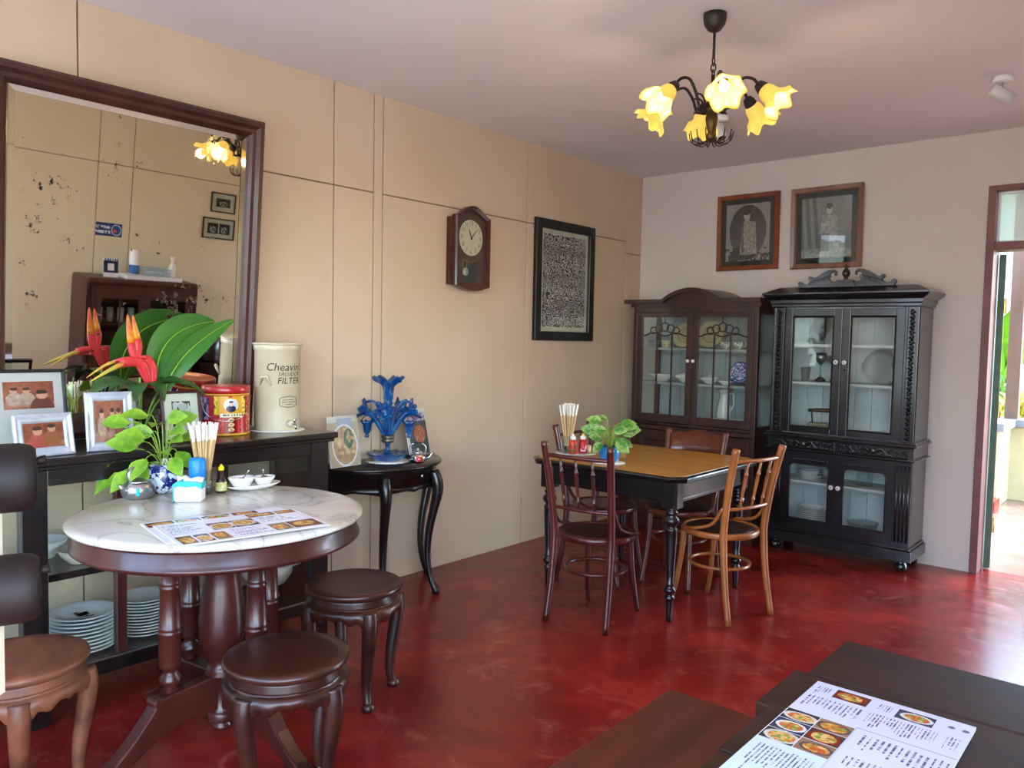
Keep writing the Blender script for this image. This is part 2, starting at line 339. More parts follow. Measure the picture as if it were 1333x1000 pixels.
# door on the back wall: jambs, head, transom bar and pane, the open green leaf
d1 = tag(thing('door_1', 'dark red painted door frame with transom light in the back wall', 'door'), kind='structure')
MB().box(DX0, DX0+.045, BY-.02, BY+.16, 0, DZ).build('jamb', JAMB, d1, bevel=.003)
MB().box(DX1-.045, DX1, BY-.02, BY+.16, 0, DZ).build('jamb', JAMB, d1, bevel=.003)
MB().box(DX0+.045, DX1-.045, BY-.02, BY+.16, DZ-.035, DZ).build('head', JAMB, d1, bevel=.003)
MB().box(DX0+.045, DX1-.045, BY-.01, BY+.15, 2.063, 2.112).build('transom_bar', JAMB, d1, bevel=.003)
FROST = thin_glass('frosted_pane', (.82, .9, .84), 1.45, .2, .55)
tp = MB().box(DX0+.045, DX1-.045, BY+.06, BY+.066, 2.112, DZ-.035).build('transom_pane', FROST, d1)
MB().rect_ring(DX0+.045, DX1-.045, 2.112, DZ-.035, [(0, 0), (.012, 0), (.012, .02), (0, .02)], BY+.06).build('pane_bead', WHITEPL, d1)
lf = thing('door_leaf', None, None); lf.parent = d1; lf.location = (DX0+.052, BY+.15, 0); lf.rotation_euler = (0, 0, math.radians(101.5))
for k in ('label', 'category'):
    if k in lf: del lf[k]
MB().box(0, .86, -.038, 0, .012, 2.05).build('leaf_board', GREEND, lf, bevel=.003)
for z in (.3, 1.05, 1.72):
    MB().box(-.006, .03, -.045, -.038, z-.045, z+.045).tube([(0, -.046, z-.05), (0, -.046, z+.05)], .006, 8).build('hinge', GOLD, lf)
# ---------------------------------------------------------------- outside the door
CREAMW = mat('cream_masonry', '#b3aa82', .8, col2='#bfb690', scale=3)
CONC = mat('grey_concrete', '#70777b', .75, col2='#838a8d', scale=5, bump=.1)
PAVE = mat('pale_paving', '#b0aaa0', .85, col2='#c2bcb0', scale=2)
GRASSG = mat('garden_ground', '#6d7a3a', .9, col2='#8a934a', scale=4)
VERF = mat('verandah_floor_cement', '#7a5d56', .18, col2='#917369', scale=2.2, detail=7, rvar=.1, bump=.15, bscale=25)
struct('floor_verandah', MB().box(-.15, 8, BY+.15, 9.05, -.12, -.005), VERF)
struct('added_verandah_roof', MB().box(-.15, 8, BY+.15, 7.6, 2.72, 2.82), CEIL)  # unseen roof slab, added to keep the sun off the indoor floor
LW = 8.85
low = struct('wall_verandah', MB().box(-.1, 8, LW, LW+.16, -.005, .70).box(-.1, 2.27, 8.25, LW, -.005, .70), CREAMW, bevel=.004)
MB().box(-.15, 8, LW-.04, LW+.2, .70, .775).box(-.15, 2.31, 8.2, LW-.04, .70, .775).build('coping', CONC, low, bevel=.006)
MB().box(-.15, 2.30, 8.0, 8.25, -.005, .10).build('step', REDFLOOR, low, bevel=.006)
pp = By(1317, 546, LW+.06)
struct('trim_1', MB().box(pp.x-.055, pp.x+.055, LW, LW+.11, .775, 3.4), mat('brown_post_paint', '#5c4434', .6, col2='#6e5342', scale=6, stretch=(1, 1, .2)))
struct('ground_garden', MB().box(-10, 14, 9.05, 30, -.3, -.1), GRASSG)
struct('ground_street', MB().box(-10, 14, -14, FRONT-.15, -.2, -.06).box(RX+.15, 14, FRONT-.15, BY+.15, -.2, -.06), PAVE)
# white house behind the garden
wh = thing('white_house', 'white rendered house wall standing beyond the garden plants', 'house', (0, 0, 0))
WHW = mat('white_render', '#b9c0b6', .85)
MB().box(-6, 8, 17, 17.3, -.1, 4.4).build('house_wall', WHW, wh); MB().box(-6.2, 8.2, 16.6, 17.4, 4.4, 4.6).build('eaves', CONC, wh)
# ---------------------------------------------------------------- street side, seen only in reflections
nh = thing('street_house', 'low house with a pale corrugated roof across the street', 'house', (0, 0, 0))
MB().box(-5, 6, -9.0, -8.8, -.06, 2.3).build('house_wall', WHW, nh)
n_ = 160; vs_ = []; fs_ = []
for j, (y, z) in enumerate(((-7.6, 2.05), (-10.5, 3.6))):
    for i in range(n_+1): vs_.append((-5.3+11.6*i/n_, y, z+.035*math.sin(i*1.25)))
for i in range(n_): fs_.append((i, i+1, n_+2+i, n_+1+i))
MB().add(vs_, fs_, True).build('corrugated_roof', mat('roof_sheet', '#b9bcbe', .5, col2='#8d9092', scale=3), nh)
# ================================================================ left wall: mirror, clock, print
def wall_thing(name, label, cat, loc, rz, tilt=0, group=None):
    """built facing -y; rz = 90 deg hangs it on the left wall, 0 on the back wall, -90 deg on the right wall"""
    t = thing(name, label, cat, loc, 0, group); t.rotation_euler = (tilt, 0, rz); return t
LEAN = math.atan(.08)
t = wall_thing('wall_mirror', 'large dark wood framed mirror leaning forward above the console', 'mirror', (.042, 1.525, 1.003), PI/2, LEAN)
w2, hh = .57, 1.445
MB().rect_ring(-w2, w2, 0, hh, [(0, 0), (0, .035), (.012, .05), (.03, .052), (.045, .038), (.06, .036), (.072, .026), (.080, .014), (.080, 0)]).build('frame', MIRRW, t)
mg = MB().add([(-w2+.078, -.012, .078), (w2-.078, -.012, .078), (w2-.078, -.012, hh-.078), (-w2+.078, -.012, hh-.078)], [(0, 1, 2, 3)]).build('mirror_glass', MIRROR, t)
a, b = .078, .104
MB().add([(-w2+a, -.0125, a), (w2-a, -.0125, a), (w2-a, -.0125, hh-a), (-w2+a, -.0125, hh-a), (-w2+b, -.0142, b), (w2-b, -.0142, b), (w2-b, -.0142, hh-b), (-w2+b, -.0142, hh-b)],
         [(0, 1, 5, 4), (1, 2, 6, 5), (2, 3, 7, 6), (3, 0, 4, 7)]).build('bevelled_edge', mat('mirror_bevel', '#dedbd0', .03, metal=1), mg)
MB().box(-w2+.02, w2-.02, -.008, 0, .02, hh-.02).build('backing_board', GROOVE, t)
# clock -----------------------------------------------------------
t = wall_thing('wall_clock', 'dark wood pendulum wall clock with arched top and white dial', 'clock', (0, 3.648, 1.745), PI/2)
cw = .160; ch = .515
def arch(w_, z0, z1, rise_t, rise_b, n=12):
    ps = []
    for i in range(n+1):
        q = i/n; x = -w_+2*w_*q; ps.append((x, z0-rise_b*math.sin(PI*q)**1.2 if 0 < q < 1 else z0))
    for i in range(n+1):
        q = i/n; x = w_-2*w_*q; ps.append((x, z1+rise_t*(math.sin(PI*q)**1.5) if 0 < q < 1 else z1))
    return ps
fn = lambda u, v, d: (u, -d, v)
MB().prism(arch(cw+.008, .035, .455, 0, 0), .0, .042, fn).build('case', CLOCKW, t, bevel=.004)
mb = MB(); outer = arch(cw, .03, .465, .068, .03); inner = arch(cw-.03, .05, .452, .05, .0)
n = len(outer)
vv = [fn(u, v, .042) for u, v in outer]+[fn(u, v, .072) for u, v in outer]+[fn(u*.94, v, .082) for u, v in outer]+[fn(u, v, .075) for u, v in inner]+[fn(u, v, .046) for u, v in inner]
ff = []
for r in range(4):
    for i in range(n): ff.append((r*n+i, r*n+(i+1) % n, (r+1)*n+(i+1) % n, (r+1)*n+i))
mb.add(vv, ff).build('front_frame', CLOCKW, t)
MB().prism(inner, .043, .047, fn).build('back_board', mat('clock_inner', '#3c2018', .5, col2='#532c20', scale=12), t)
cc = (.0, .335)
def dial_ring(r): return [(cc[0]+r*math.cos(q*PI/24), cc[1]+r*1.06*math.sin(q*PI/24)) for q in range(48)]
di = MB().prism(dial_ring(.106), .048, .053, fn).build('dial', mat('ivory_dial', '#ded3b8', .5), t)
for h_ in range(1, 13):
    an = PI/2-h_*PI/6
    text(str(h_), .036, INK, di, (cc[0]+.084*math.cos(an), -.0536, cc[1]+.091*math.sin(an)), name='numeral')
def hand(an, ln, wd, nm):
    ca, sa = math.cos(an), math.sin(an)
    P = [(-wd, -.012), (wd, -.012), (wd*.8, ln*.6), (0, ln), (-wd*.8, ln*.6)]
    MB().prism([(cc[0]+x*sa+y*ca, cc[1]-x*ca+y*sa) for x, y in P], .0555, .0575, fn).build(nm, INK, t)
hand(PI/2+math.radians(26), .066, .004, 'hour_hand'); hand(PI/2-math.radians(43), .088, .003, 'minute_hand')
MB().lathe([(.006, 0), (.006, .003)], 12, mat=Matrix.Rotation(PI/2, 3, 'X'), c=(cc[0], -.057, cc[1])).build('hub', INK, t)
MB().prism([(-.062, .06), (.05, .06), (.055, .075), (.055, .19), (.03, .18), (0, .177), (-.04, .182), (-.062, .192)], .0475, .0495, fn).build('pendulum_window', mat('dark_pane', '#242628', .15), t)
MB().tube([(-.066, -.050, .055), (.055, -.050, .055), (.058, -.050, .195), (.03, -.050, .184), (0, -.050, .181), (-.04, -.050, .186), (-.066, -.050, .197)], .0022, 6, closed=True).build('window_trim', GOLD, t)
pm = MB().tube([(-.045, -.053, .12), (-.03, -.053, .2)], .002, 6).build('pendulum_rod', GOLD, t)
MB().lathe([(0, .004), (.012, .004), (.014, .002), (.02, .004), (.024, .002), (.026, 0)], 20, mat=Matrix.Rotation(PI/2, 3, 'X'), c=(-.045, -.052, .12)).build('pendulum_bob', mat('silver_bob', '#d9d6c4', .3, metal=.8), t)
MB().prism(inner, .0655, .0665, fn).build('glass', GLASS, t)
# frames -----------------------------------------------------------
def framed(name, label, cat, loc, rz, w_, h_, prof, fm, border, bcol, fnp, nx, ny, tilt=0, glass=True, group=None, inner_line=None, pm=None):
    t = wall_thing(name, label, cat, loc, rz, tilt, group)
    MB().rect_ring(-w_/2, w_/2, 0, h_, prof).build('frame', fm, t)
    ins = max(p[0] for p in prof)-.002
    MB().box(-w_/2+ins, w_/2-ins, -.006, -.001, ins, h_-ins).build('mat_board', bcol, t)
    pw, ph = w_-2*ins-2*border, h_-2*ins-2*border
    picture('picture', pw, ph, nx, ny, fnp, t, (0, -.0068, h_/2), m=pm)
    if glass: MB().box(-w_/2+ins, w_/2-ins, -.0105, -.0095, ins, h_-ins).build('glass', GLASS, t)
    return t
def batik(u, v):
    U, V = u*9, v*17; k = 1 if (math.floor(U)+math.floor(V)) % 2 else -1
    a_ = math.atan2(V % 1-.5, (U % 1-.5)*k)+vnoise(U*2.2, V*2.2)*3; r_ = math.hypot(U % 1-.5, V % 1-.5)
    s_ = math.sin(a_*3+r_*14)+1.1*(vnoise(U*3.7, V*3.7)-.5)
    d = .95 if s_ > .12 else .1
    band = .12*math.sin(v*21)
    return (min(1, .74*d+.14+band*d*.6), min(1, .70*d+.12+band*d*.6), min(1, .68*d+.13+band*d*.6))
BLKF = mat('black_frame', '#131312', .4); MATW = mat('ivory_mat', '#d6cfbd', .7)
framed('framed_print', 'tall black framed print of a dense scroll pattern, right of the clock', 'picture', (.002, 4.695, 1.442), PI/2, .715, .865,
       [(0, 0), (0, .024), (.004, .028), (.062, .028), (.066, .022), (.066, 0)], BLKF, .035, MATW, batik, 150, 210)
def stipple(u, v, base, amt=.12): return tuple(max(0, min(1, c+amt*(vnoise(u*60, v*60)-.5))) for c in base)
def portrait1(u, v):
    c = (.62, .57, .55)
    if v < .22 and vnoise(u*22, v*30) > .52: c = (.28, .25, .25)
    if ell(u, v, .5, .52, .42, .46): c = mix((.25, .22, .23), (.42, .38, .38), max(0, 1-v))
    if ell(u, v, .42, .13, .3, .12): c = (.26, .25, .25)
    bw = .14+.10*max(0, (.66-v))
    if .10 < v < .68 and abs(u-.53-.04*(v-.4)) < bw: c = mix((.74, .68, .62), (.5, .45, .42), vnoise(u*30, v*30))
    if .15 < v < .62 and abs(u-(.36+.1*(.6-v))) < .03: c = (.4, .36, .35)
    if .68 <= v < .72 and abs(u-.49) < .05: c = (.68, .61, .57)
    if ell(u, v, .48, .79, .075, .085): c = (.72, .64, .59)
    if ell(u, v, .47, .85, .085, .05): c = (.18, .16, .16)
    return stipple(u, v, c)
def portrait2(u, v):
    c = mix((.64, .63, .62), (.48, .47, .47), vnoise(u*4, v*3))
    if u < .36: c = mix((.58, .57, .57), (.4, .4, .4), .5+.5*math.sin(u*40+v*4))
    if v < .14: c = mix((.5, .5, .5), (.72, .71, .7), vnoise(u*20, v*30))
    bw = .15+.12*max(0, .6-v)
    if .08 < v < .7 and abs(u-.56) < bw: c = mix((.76, .74, .72), (.5, .49, .48), vnoise(u*24, v*24)*.9)
    if .1 < v < .4 and abs(u-.47) < .10: c = (.36, .36, .37)
    if ell(u, v, .56, .79, .06, .075): c = (.76, .72, .69)
    if ell(u, v, .56, .85, .07, .045): c = (.3, .3, .3)
    return stipple(u, v, c)
TEAKF = mat('teak_frame', '#6e3218', .4, col2='#8a4526', scale=7, stretch=(1, 1, .3)); TEAKF2 = mat('pale_teak_frame', '#6f4a37', .3, col2='#8c6450', scale=7, stretch=(1, 1, .3), coat=.3)
MATG = mat('black_green_mat', '#1b201a', .6)
fp = [(0, 0), (0, .02), (.006, .028), (.028, .024), (.036, .018), (.036, 0)]
framed('framed_portrait', 'brown framed oval portrait of a standing figure above the brown cabinet', 'picture', (.945, BY-.004, 2.005), 0, .492, .572, fp, TEAKF, .038, MATG, portrait1, 60, 76, tilt=.02)
framed('framed_portrait', 'paler framed photograph of a draped figure above the black cabinet', 'picture', (1.535, BY-.004, 1.995), 0, .50, .575, fp, TEAKF2, .042, MATG, portrait2, 60, 76, tilt=.05)
# ================================================================ console cabinet under the mirror
t = thing('console_cabinet', 'long black glazed console cabinet against the left wall under the mirror', 'cabinet', (0, 0, 0))
CX0, CX1, CY0, CY1, CZ = .03, .46, .25, 2.27, .99
MB().box(.02, .49, CY0-.03, CY1+.035, CZ-.028, CZ).box(.02, .478, CY0-.02, CY1+.022, CZ-.045, CZ-.028).build('top', BLACKW, t, bevel=.005)
for a, b in ((CY0, CY0+.09), (.964, 1.05), (2.175, CY1)):
    MB().box(CX1-.05, CX1, a, b, .0, CZ-.045).build('post', BLACKW, t, bevel=.003)
for a in (CY0, CY1-.05): MB().box(CX0, CX0+.05, a, a+.05, 0, CZ-.045).build('rear_post', BLACKW, t, bevel=.003)
for a in (CY0+.01, CY1-.03): MB().box(CX0+.05, CX1-.05, a, a+.02, .14, CZ-.045).build('side_panel', BLACKW, t)
for a, b in ((CY0+.09, .964), (1.05, 2.175)):
    MB().box(CX1-.03, CX1-.004, a, b, .885, CZ-.045).build('top_rail', BLACKW, t, bevel=.003)
    MB().box(CX1-.03, CX1-.004, a, b, .135, .20).build('bottom_rail', BLACKW, t, bevel=.003)
MB().box(CX1-.035, CX1-.002, 1.288, 1.328, .2, .885).build('mullion', WOODR, t, bevel=.003)
MB().box(CX1-.035, CX1-.002, 1.72, 1.755, .2, .885).build('mullion', BLACKW, t, bevel=.003)
MB().box(CX0+.01, CX1-.03, CY0+.03, CY1-.03, .175, .198).build('bottom_shelf', BLACKW, t)
MB().box(CX0+.01, CX1-.03, CY0+.03, 1.31, .525, .552).build('shelf', BLACKW, t)
for a, b in ((CY0+.09, .964), (1.05, 1.288), (1.328, 1.72), (1.755, 2.175)):
    MB().box(CX1-.02, CX1-.017, a, b, .20, .885).build('glass_pane', GLASS, t)
MB().box(CX1-.004, CX1+.001, 1.06, 2.17, .192, .198).build('rail_bead', ALU, t)
# china inside the console
def plate_mesh(r, h=.018, name='plate'):
    mb = MB().lathe([(0, 0), (r*.55, 0), (r*.6, .002), (r*.7, h*.55), (r, h), (r, h+.003), (r*.96, h+.003), (r*.68, h*.55+.004), (r*.58, .005), (0, .005)], 36)
    o = mb.build(name, WHITE); me = o.data; bpy.data.objects.remove(o); return me
RIMG = mat('greyish_white_china', '#d2d0cb', .22, coat=.3)  # slightly greyer white china for two of the stacks
def plates(x, y, z, n, r, dz, label, group, m=None):
    me = plate_mesh(r); me.materials.clear(); me.materials.append(m or WHITE); out = None
    for i in range(n):
        o = bpy.data.objects.new('plate', me); COL.objects.link(o); o.location = (x+random.uniform(-.002, .002), y+random.uniform(-.002, .002), z+i*dz); o.rotation_euler = (0, 0, random.random()*6)
        tag(o, label, 'plate', group); out = o
    return out
top = plates(.30, 1.225, .199, 10, .122, .0145, 'white dinner plate in the taller stack on the console bottom shelf', 'taller plate stack in the console')
top['label'] = 'topmost dinner plate with brown floral crest, in the console'
mb = MB()
for i in range(16):
    an = random.random()*2*PI; q = random.uniform(.0, .05); c = (q*math.cos(an), q*.6*math.sin(an))
    mb.prism([(c[0]+.011*math.cos(k*PI/3)*(1 if k % 2 else .5), c[1]+.009*math.sin(k*PI/3)) for k in range(6)], .0062, .0066, lambda u, v, d: (u, v, d))
mb.build('crest_print', mat('brown_print', '#3a2c24', .5), top)
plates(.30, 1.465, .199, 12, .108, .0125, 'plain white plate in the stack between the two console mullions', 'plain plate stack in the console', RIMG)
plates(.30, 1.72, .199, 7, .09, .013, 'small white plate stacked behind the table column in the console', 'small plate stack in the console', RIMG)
def bowl(name, label, x, y, z, r, h, m=WHITE, group=None, wall=.004):
    o = MB().lathe([(0, 0), (r*.5, 0), (r*.52, h*.1), (r*.8, h*.45), (r, h), (r-wall, h), (r*.77, h*.5), (r*.48, h*.16), (0, h*.14)], 32).build(name, m)
    o.location = (x, y, z); return tag(o, label, 'bowl', group)
bowl('serving_bowl', 'shallow white bowl on the console middle shelf behind another', .16, 1.13, .553, .09, .07)
bowl('serving_bowl', 'white bowl with beige inside on the console middle shelf', .33, 1.205, .553, .08, .055, mat('beige_bowl', '#d5ccba', .25, coat=.3))
bowl('salad_bowl', 'bluish white bowl behind glass beyond the thick console post', .3, .83, .553, .1, .08, mat('bluish_china', '#c9d3e6', .2, coat=.3))
def tureen(name, label, loc, s=1, m=WHITE, rz=0, oval=1.0):
    t = thing(name, label, 'tureen', loc, rz)
    b = MB().lathe([(0, 0), (.06*s, 0), (.058*s, .012*s), (.028*s, .03*s), (.035*s, .045*s), (.09*s, .075*s), (.118*s, .12*s), (.12*s, .155*s), (.112*s, .16*s)], 32).build('body', m, t)
    l = MB().lathe([(.118*s, .160*s), (.116*s, .172*s), (.07*s, .2*s), (.02*s, .212*s), (.012*s, .222*s), (.02*s, .236*s), (0, .245*s)], 32).build('lid', m, t)
    for q in (-1, 1):
        MB().tube([(q*.11*s, -.02*s, .14*s), (q*.15*s, -.02*s, .15*s), (q*.15*s, .02*s, .15*s), (q*.11*s, .02*s, .14*s)], .008*s, 8).build('handle', m, t)
    for o in t.children: o.scale = (1, oval, 1)
    return t
tureen('soup_tureen', 'white footed soup tureen with lid in the console bay by the half moon table', (.27, 2.06, .199), 1.0, WHITE, PI/2-.3)
# ================================================================ round marble table
TC = (.958, 1.446); TZ = .82
t = thing('round_table', 'round marble topped pedestal table with dark wood apron', 'table', (TC[0], TC[1], 0))
R_ = .495
MB().lathe([(0, .793), (R_-.02, .793), (R_-.004, .798), (R_, .806), (R_-.003, .812), (R_-.02, .8185), (R_-.03, TZ), (0, TZ)], 96).build('marble_top', MARBLE, t)
MB().lathe([(0, .78), (R_-.03, .792), (R_-.022, .785), (R_-.022, .748), (R_-.014, .738), (R_-.012, .73), (R_-.022, .722), (R_-.06, .722), (R_-.06, .75), (0, .75)], 96).build('apron', WOODR, t)
MB().lathe([(0, .018), (.018, .018), (.034, .028), (.036, .04), (.022, .05), (.022, .056), (.05, .06), (.058, .068), (.052, .078), (.056, .086), (.048, .094), (.043, .1), (.043, .215), (.054, .222), (.06, .232), (.052, .24), (.057, .248), (.05, .256), (.046, .27), (.05, .29), (.07, .33), (.08, .38), (.081, .42), (.076, .48), (.066, .55), (.058, .61), (.062, .618), (.066, .625), (.062, .632), (.056, .64), (.055, .68), (.06, .714), (.0, .714)], 32).build('column', WOODR, t)
near = Vector((math.sin(YAW), -math.cos(YAW), 0)); rgt = Vector((math.cos(YAW), math.sin(YAW), 0))
sr, sn = sight(*TC); a_f = math.atan2(*((-.163*sr+.11*sn).yx))
foot_poly = [(.03, .235), (.20, .226), (.24, .222), (.262, .228), (.275, .215), (.268, .198), (.29, .17), (.34, .115), (.40, .062), (.455, .03), (.485, .022), (.49, .0), (.42, .0), (.35, .038), (.26, .088), (.16, .112), (.03, .108)]
for k in range(4):
    an = a_f+k*PI/2; ca, sa = math.cos(an), math.sin(an)
    f = MB().prism(foot_poly, -.026, .026, lambda u, v, d: (u*ca-d*sa, u*sa+d*ca, v)).build('foot', WOODR, t, bevel=.006)
    p = (.2*ca, .2*sa, 0)
    MB().lathe([(.016, .224), (.028, .232), (.02, .246), (.034, .262), (.036, .275), (.024, .292), (.02, .302), (.034, .314), (.037, .325), (.037, .43), (.040, .434), (.037, .438), (.036, .446), (.039, .45), (.036, .454), (.032, .585), (.035, .589), (.032, .593), (.031, .6), (.034, .604), (.031, .608), (.027, .72), (0, .72)], 20, c=p).build('colonette', WOODR, t)
# ---------------------------------------------------------------- stools
def make_stool(label, loc, rz, m, group):
    t = thing('round_stool', label, 'stool', loc, rz, group)
    MB().lathe([(0, .428), (.172, .428), (.186, .436), (.192, .447), (.190, .456), (.182, .461), (.15, .4605), (0, .459)], 56).build('seat', m, t)
    MB().lathe([(0, .396), (.166, .396), (.17, .405), (.16, .418), (.165, .428), (0, .428)], 48).build('neck', m, t)
    # scalloped apron
    N = 96; prof = [(.160, 1.0), (.178, .93), (.190, .75), (.192, .45), (.186, .12), (.18, 0), (.165, 0), (.165, 1.0)]
    vs_ = []; fs_ = []
    for i in range(N):
        an = 2*PI*i/N; q = (an/(PI/2)) % 1; q = abs(q-.5)*2      # 1 at legs, 0 between
        low = .335+.03*(1-q)**.6-.018*max(0, 1-abs(q-.45)/.2)+.012*max(0, 1-q/.12)*-1 if q < .75 else .335-.03*(q-.75)/.25
        for r, hq in prof: vs_.append((r*math.cos(an), r*math.sin(an), low+(.398-low)*hq))
    np_ = len(prof)
    for i in range(N):
        j = (i+1) % N
        for k in range(np_): fs_.append((i*np_+k, j*np_+k, j*np_+(k+1) % np_, i*np_+(k+1) % np_))
    MB().add(vs_, fs_, True).build('apron', m, t)
    for k in range(4):
        an = k*PI/2; ca, sa = math.cos(an), math.sin(an)
        path = smoothpts([(.176, .385), (.184, .34), (.176, .26), (.160, .16), (.155, .075), (.163, .03), (.172, .012)], 4)
        wds = [.031, .030, .027, .023, .018, .017, .019]
        pts = [(p.x*ca, p.x*sa, p.y) for p in path]; rs = []
        for i in range(len(path)):
            q = i/(len(path)-1)*(len(wds)-1); a = int(min(q, len(wds)-2)); rs.append(wds[a]*(1-q+a)+wds[a+1]*(q-a))
        mb = MB().tube(pts, rs, 10)
        mb.lathe([(0, 0), (.02, 0), (.026, .008), (.024, .02), (.015, .03), (0, .032)], 14, c=(.172*ca, .172*sa, 0))
        mb.build('leg', m, t)
    return t
scr = YAW
make_stool('dark round wooden stool half tucked under the marble table, hiding its column foot', (1.466, 1.379, 0), scr+PI/4+.35, WOODS, 'stools round the marble table')
make_stool('dark round wooden stool standing in front of the half moon table', (1.045, 1.97, 0), scr-PI/3, WOODS, 'stools round the marble table')
make_stool('worn paler brown stool beside the plate stacks', (.912, .811, 0), scr+.55, WOODSC, 'stools round the marble table')
# ---------------------------------------------------------------- half moon table
DC = (.006, 2.885); DZT = .75; DR = .415
t = thing('half_moon_table', 'black half moon side table with cabriole legs against the wall', 'table', (DC[0], DC[1], 0))
A0, A1 = -PI/2, PI/2
def half(mb, prof): 
    n0 = len(mb.v); mb.lathe(prof, 48, a0=A0, a1=A1); m = 49; k = len(prof)
    mb.f.append(tuple(n0+j*m for j in range(k))); mb.s.append(False); mb.f.append(tuple(n0+j*m+48 for j in range(k-1, -1, -1))); mb.s.append(False); return mb
half(MB(), [(0, DZT-.022), (DR-.012, DZT-.022), (DR-.002, DZT-.016), (DR, DZT-.008), (DR-.006, DZT), (0, DZT)]).build('top', BLACKW, t)
ap = half(MB(), [(0, .635), (DR-.05, .635), (DR-.03, .64), (DR-.03, .722), (DR-.026, .728), (0, .728)]).build('apron', BLACKW, t)
for an in (.12,):
    MB().lathe([(0, .012), (.008, .01), (.011, .004), (.006, 0), (.006, -.006)], 12, mat=Matrix.Rotation(an, 3, 'Z') @ Matrix.Rotation(PI/2, 3, 'Y'), c=((DR-.024)*math.cos(an), (DR-.024)*math.sin(an), .69)).build('drawer_knob', STEEL, ap)
vs_ = []; fs_ = []; N = 72
for i in range(N+1):
    an = A0+.04+(PI-.08)*i/N; q = (i/N*3) % 1; lo = .597+.022*math.sin(PI*q)**.7-.012*max(0, 1-abs(q-.5)/.12)
    for r, z in ((DR-.034, .64), (DR-.030, .625), (DR-.033, lo), (DR-.048, lo), (DR-.048, .64)): vs_.append((r*math.cos(an), r*math.sin(an), z))
for i in range(N):
    for k in range(5): fs_.append((i*5+k, i*5+5+k, i*5+5+(k+1) % 5, i*5+(k+1) % 5))
fs_ += [(4, 3, 2, 1, 0), tuple(N*5+k for k in range(5))]
MB().add(vs_, fs_, True).build('scalloped_skirt', BLACKW, ap)
for an, y0 in ((.47, 0), (-.47, 0), (1.42, 0), (-1.42, 0)):
    ca, sa = math.cos(an), math.sin(an)
    prof = [(DR-.025, .70, .030), (DR-.005, .64, .034), (DR-.0, .58, .031), (DR-.022, .48, .026), (DR-.05, .34, .022), (DR-.055, .2, .019), (DR-.035, .09, .017), (DR-.008, .03, .02), (DR-.0, .015, .017)]
    ps = smoothpts([(a, b, c) for a, b, c in prof], 3)
    mb = MB().tube([(p.x*ca, p.x*sa, p.y) for p in ps], [p.z for p in ps], 10)
    mb.lathe([(0, 0), (.017, 0), (.024, .012), (.022, .03), (.012, .045), (0, .05)], 12, c=((DR-.002)*ca, (DR-.002)*sa, 0))
    o = mb.build('leg', BLACKW, t)
    for v in o.data.vertices:
        if v.co.x < .004: v.co.x = .004
# ================================================================ dining table
t = thing('dining_table', 'square black dining table with honey plywood top and turned legs', 'table', (1.167, 3.987, 0))
hx, hy = .50, .49; TT = .77
def cham(hx, hy, c): return [(-hx+c, -hy), (hx-c, -hy), (hx, -hy+c), (hx, hy-c), (hx-c, hy), (-hx+c, hy), (-hx, hy-c), (-hx, -hy+c)]
mb = MB(); lay = [(0, .735, -.03), (0, .737, -.012), (0, .742, -.004), (0, .748, -.010), (0, .752, -.004), (0, .758, 0), (0, .764, -.002), (0, TT, -.012), (0, TT, -.022)]
vs_ = []; fs_ = []
for _, z, d in lay: vs_ += [(x, y, z) for x, y in cham(hx+d, hy+d, .065)]
for j in range(len(lay)-1):
    for k in range(8): fs_.append((j*8+k, j*8+(k+1) % 8, (j+1)*8+(k+1) % 8, (j+1)*8+k))
fs_.append(tuple(range(7, -1, -1))); fs_.append(tuple((len(lay)-1)*8+k for k in range(8)))
mb.add(vs_, fs_).build('top_moulding', BLACKW, t)
MB().prism(cham(hx-.024, hy-.024, .062), TT, TT+.0025, lambda u, v, d: (u, v, d)).build('top_panel', PLY, t)
lx, ly = .3985, .3905
for s_ in (-1, 1):
    MB().box(-lx+.04, lx-.04, s_*ly-.014 if s_ > 0 else -ly-.030, s_*ly+.030 if s_ > 0 else -ly+.014, .625, .735).build('apron', BLACKW, t)
    MB().box(s_*lx-.014 if s_ > 0 else -lx-.030, s_*lx+.030 if s_ > 0 else -lx+.014, -ly+.04, ly-.04, .625, .735).build('apron', BLACKW, t)
    MB().box(-lx+.04, lx-.04, s_*(ly+.028)-.006, s_*(ly+.028)+.006, .627, .64).box(s_*(lx+.028)-.006, s_*(lx+.028)+.006, -ly+.04, ly-.04, .627, .64).build('apron_bead', BLACKW, t)
for sx in (-1, 1):
    for sy in (-1, 1):
        mb = MB().prism([(sx*lx+x, sy*ly+y) for x, y in cham(.045, .045, .015)], .60, .735, lambda u, v, d: (u, v, d))
        mb.lathe([(0, 0), (.013, 0), (.015, .02), (.019, .1), (.02, .115), (.027, .122), (.029, .13), (.02, .14), (.018, .146), (.031, .158), (.034, .168), (.03, .178), (.02, .186), (.024, .195), (.026, .2), (.02, .208), (.022, .25), (.0305, .43), (.032, .48), (.034, .484), (.028, .49), (.022, .5), (.036, .515), (.041, .53), (.036, .545), (.022, .556), (.03, .566), (.034, .573), (.026, .58), (.024, .588), (.034, .6)], 24, c=(sx*lx, sy*ly, 0))
        mb.build('leg', BLACKW, t)
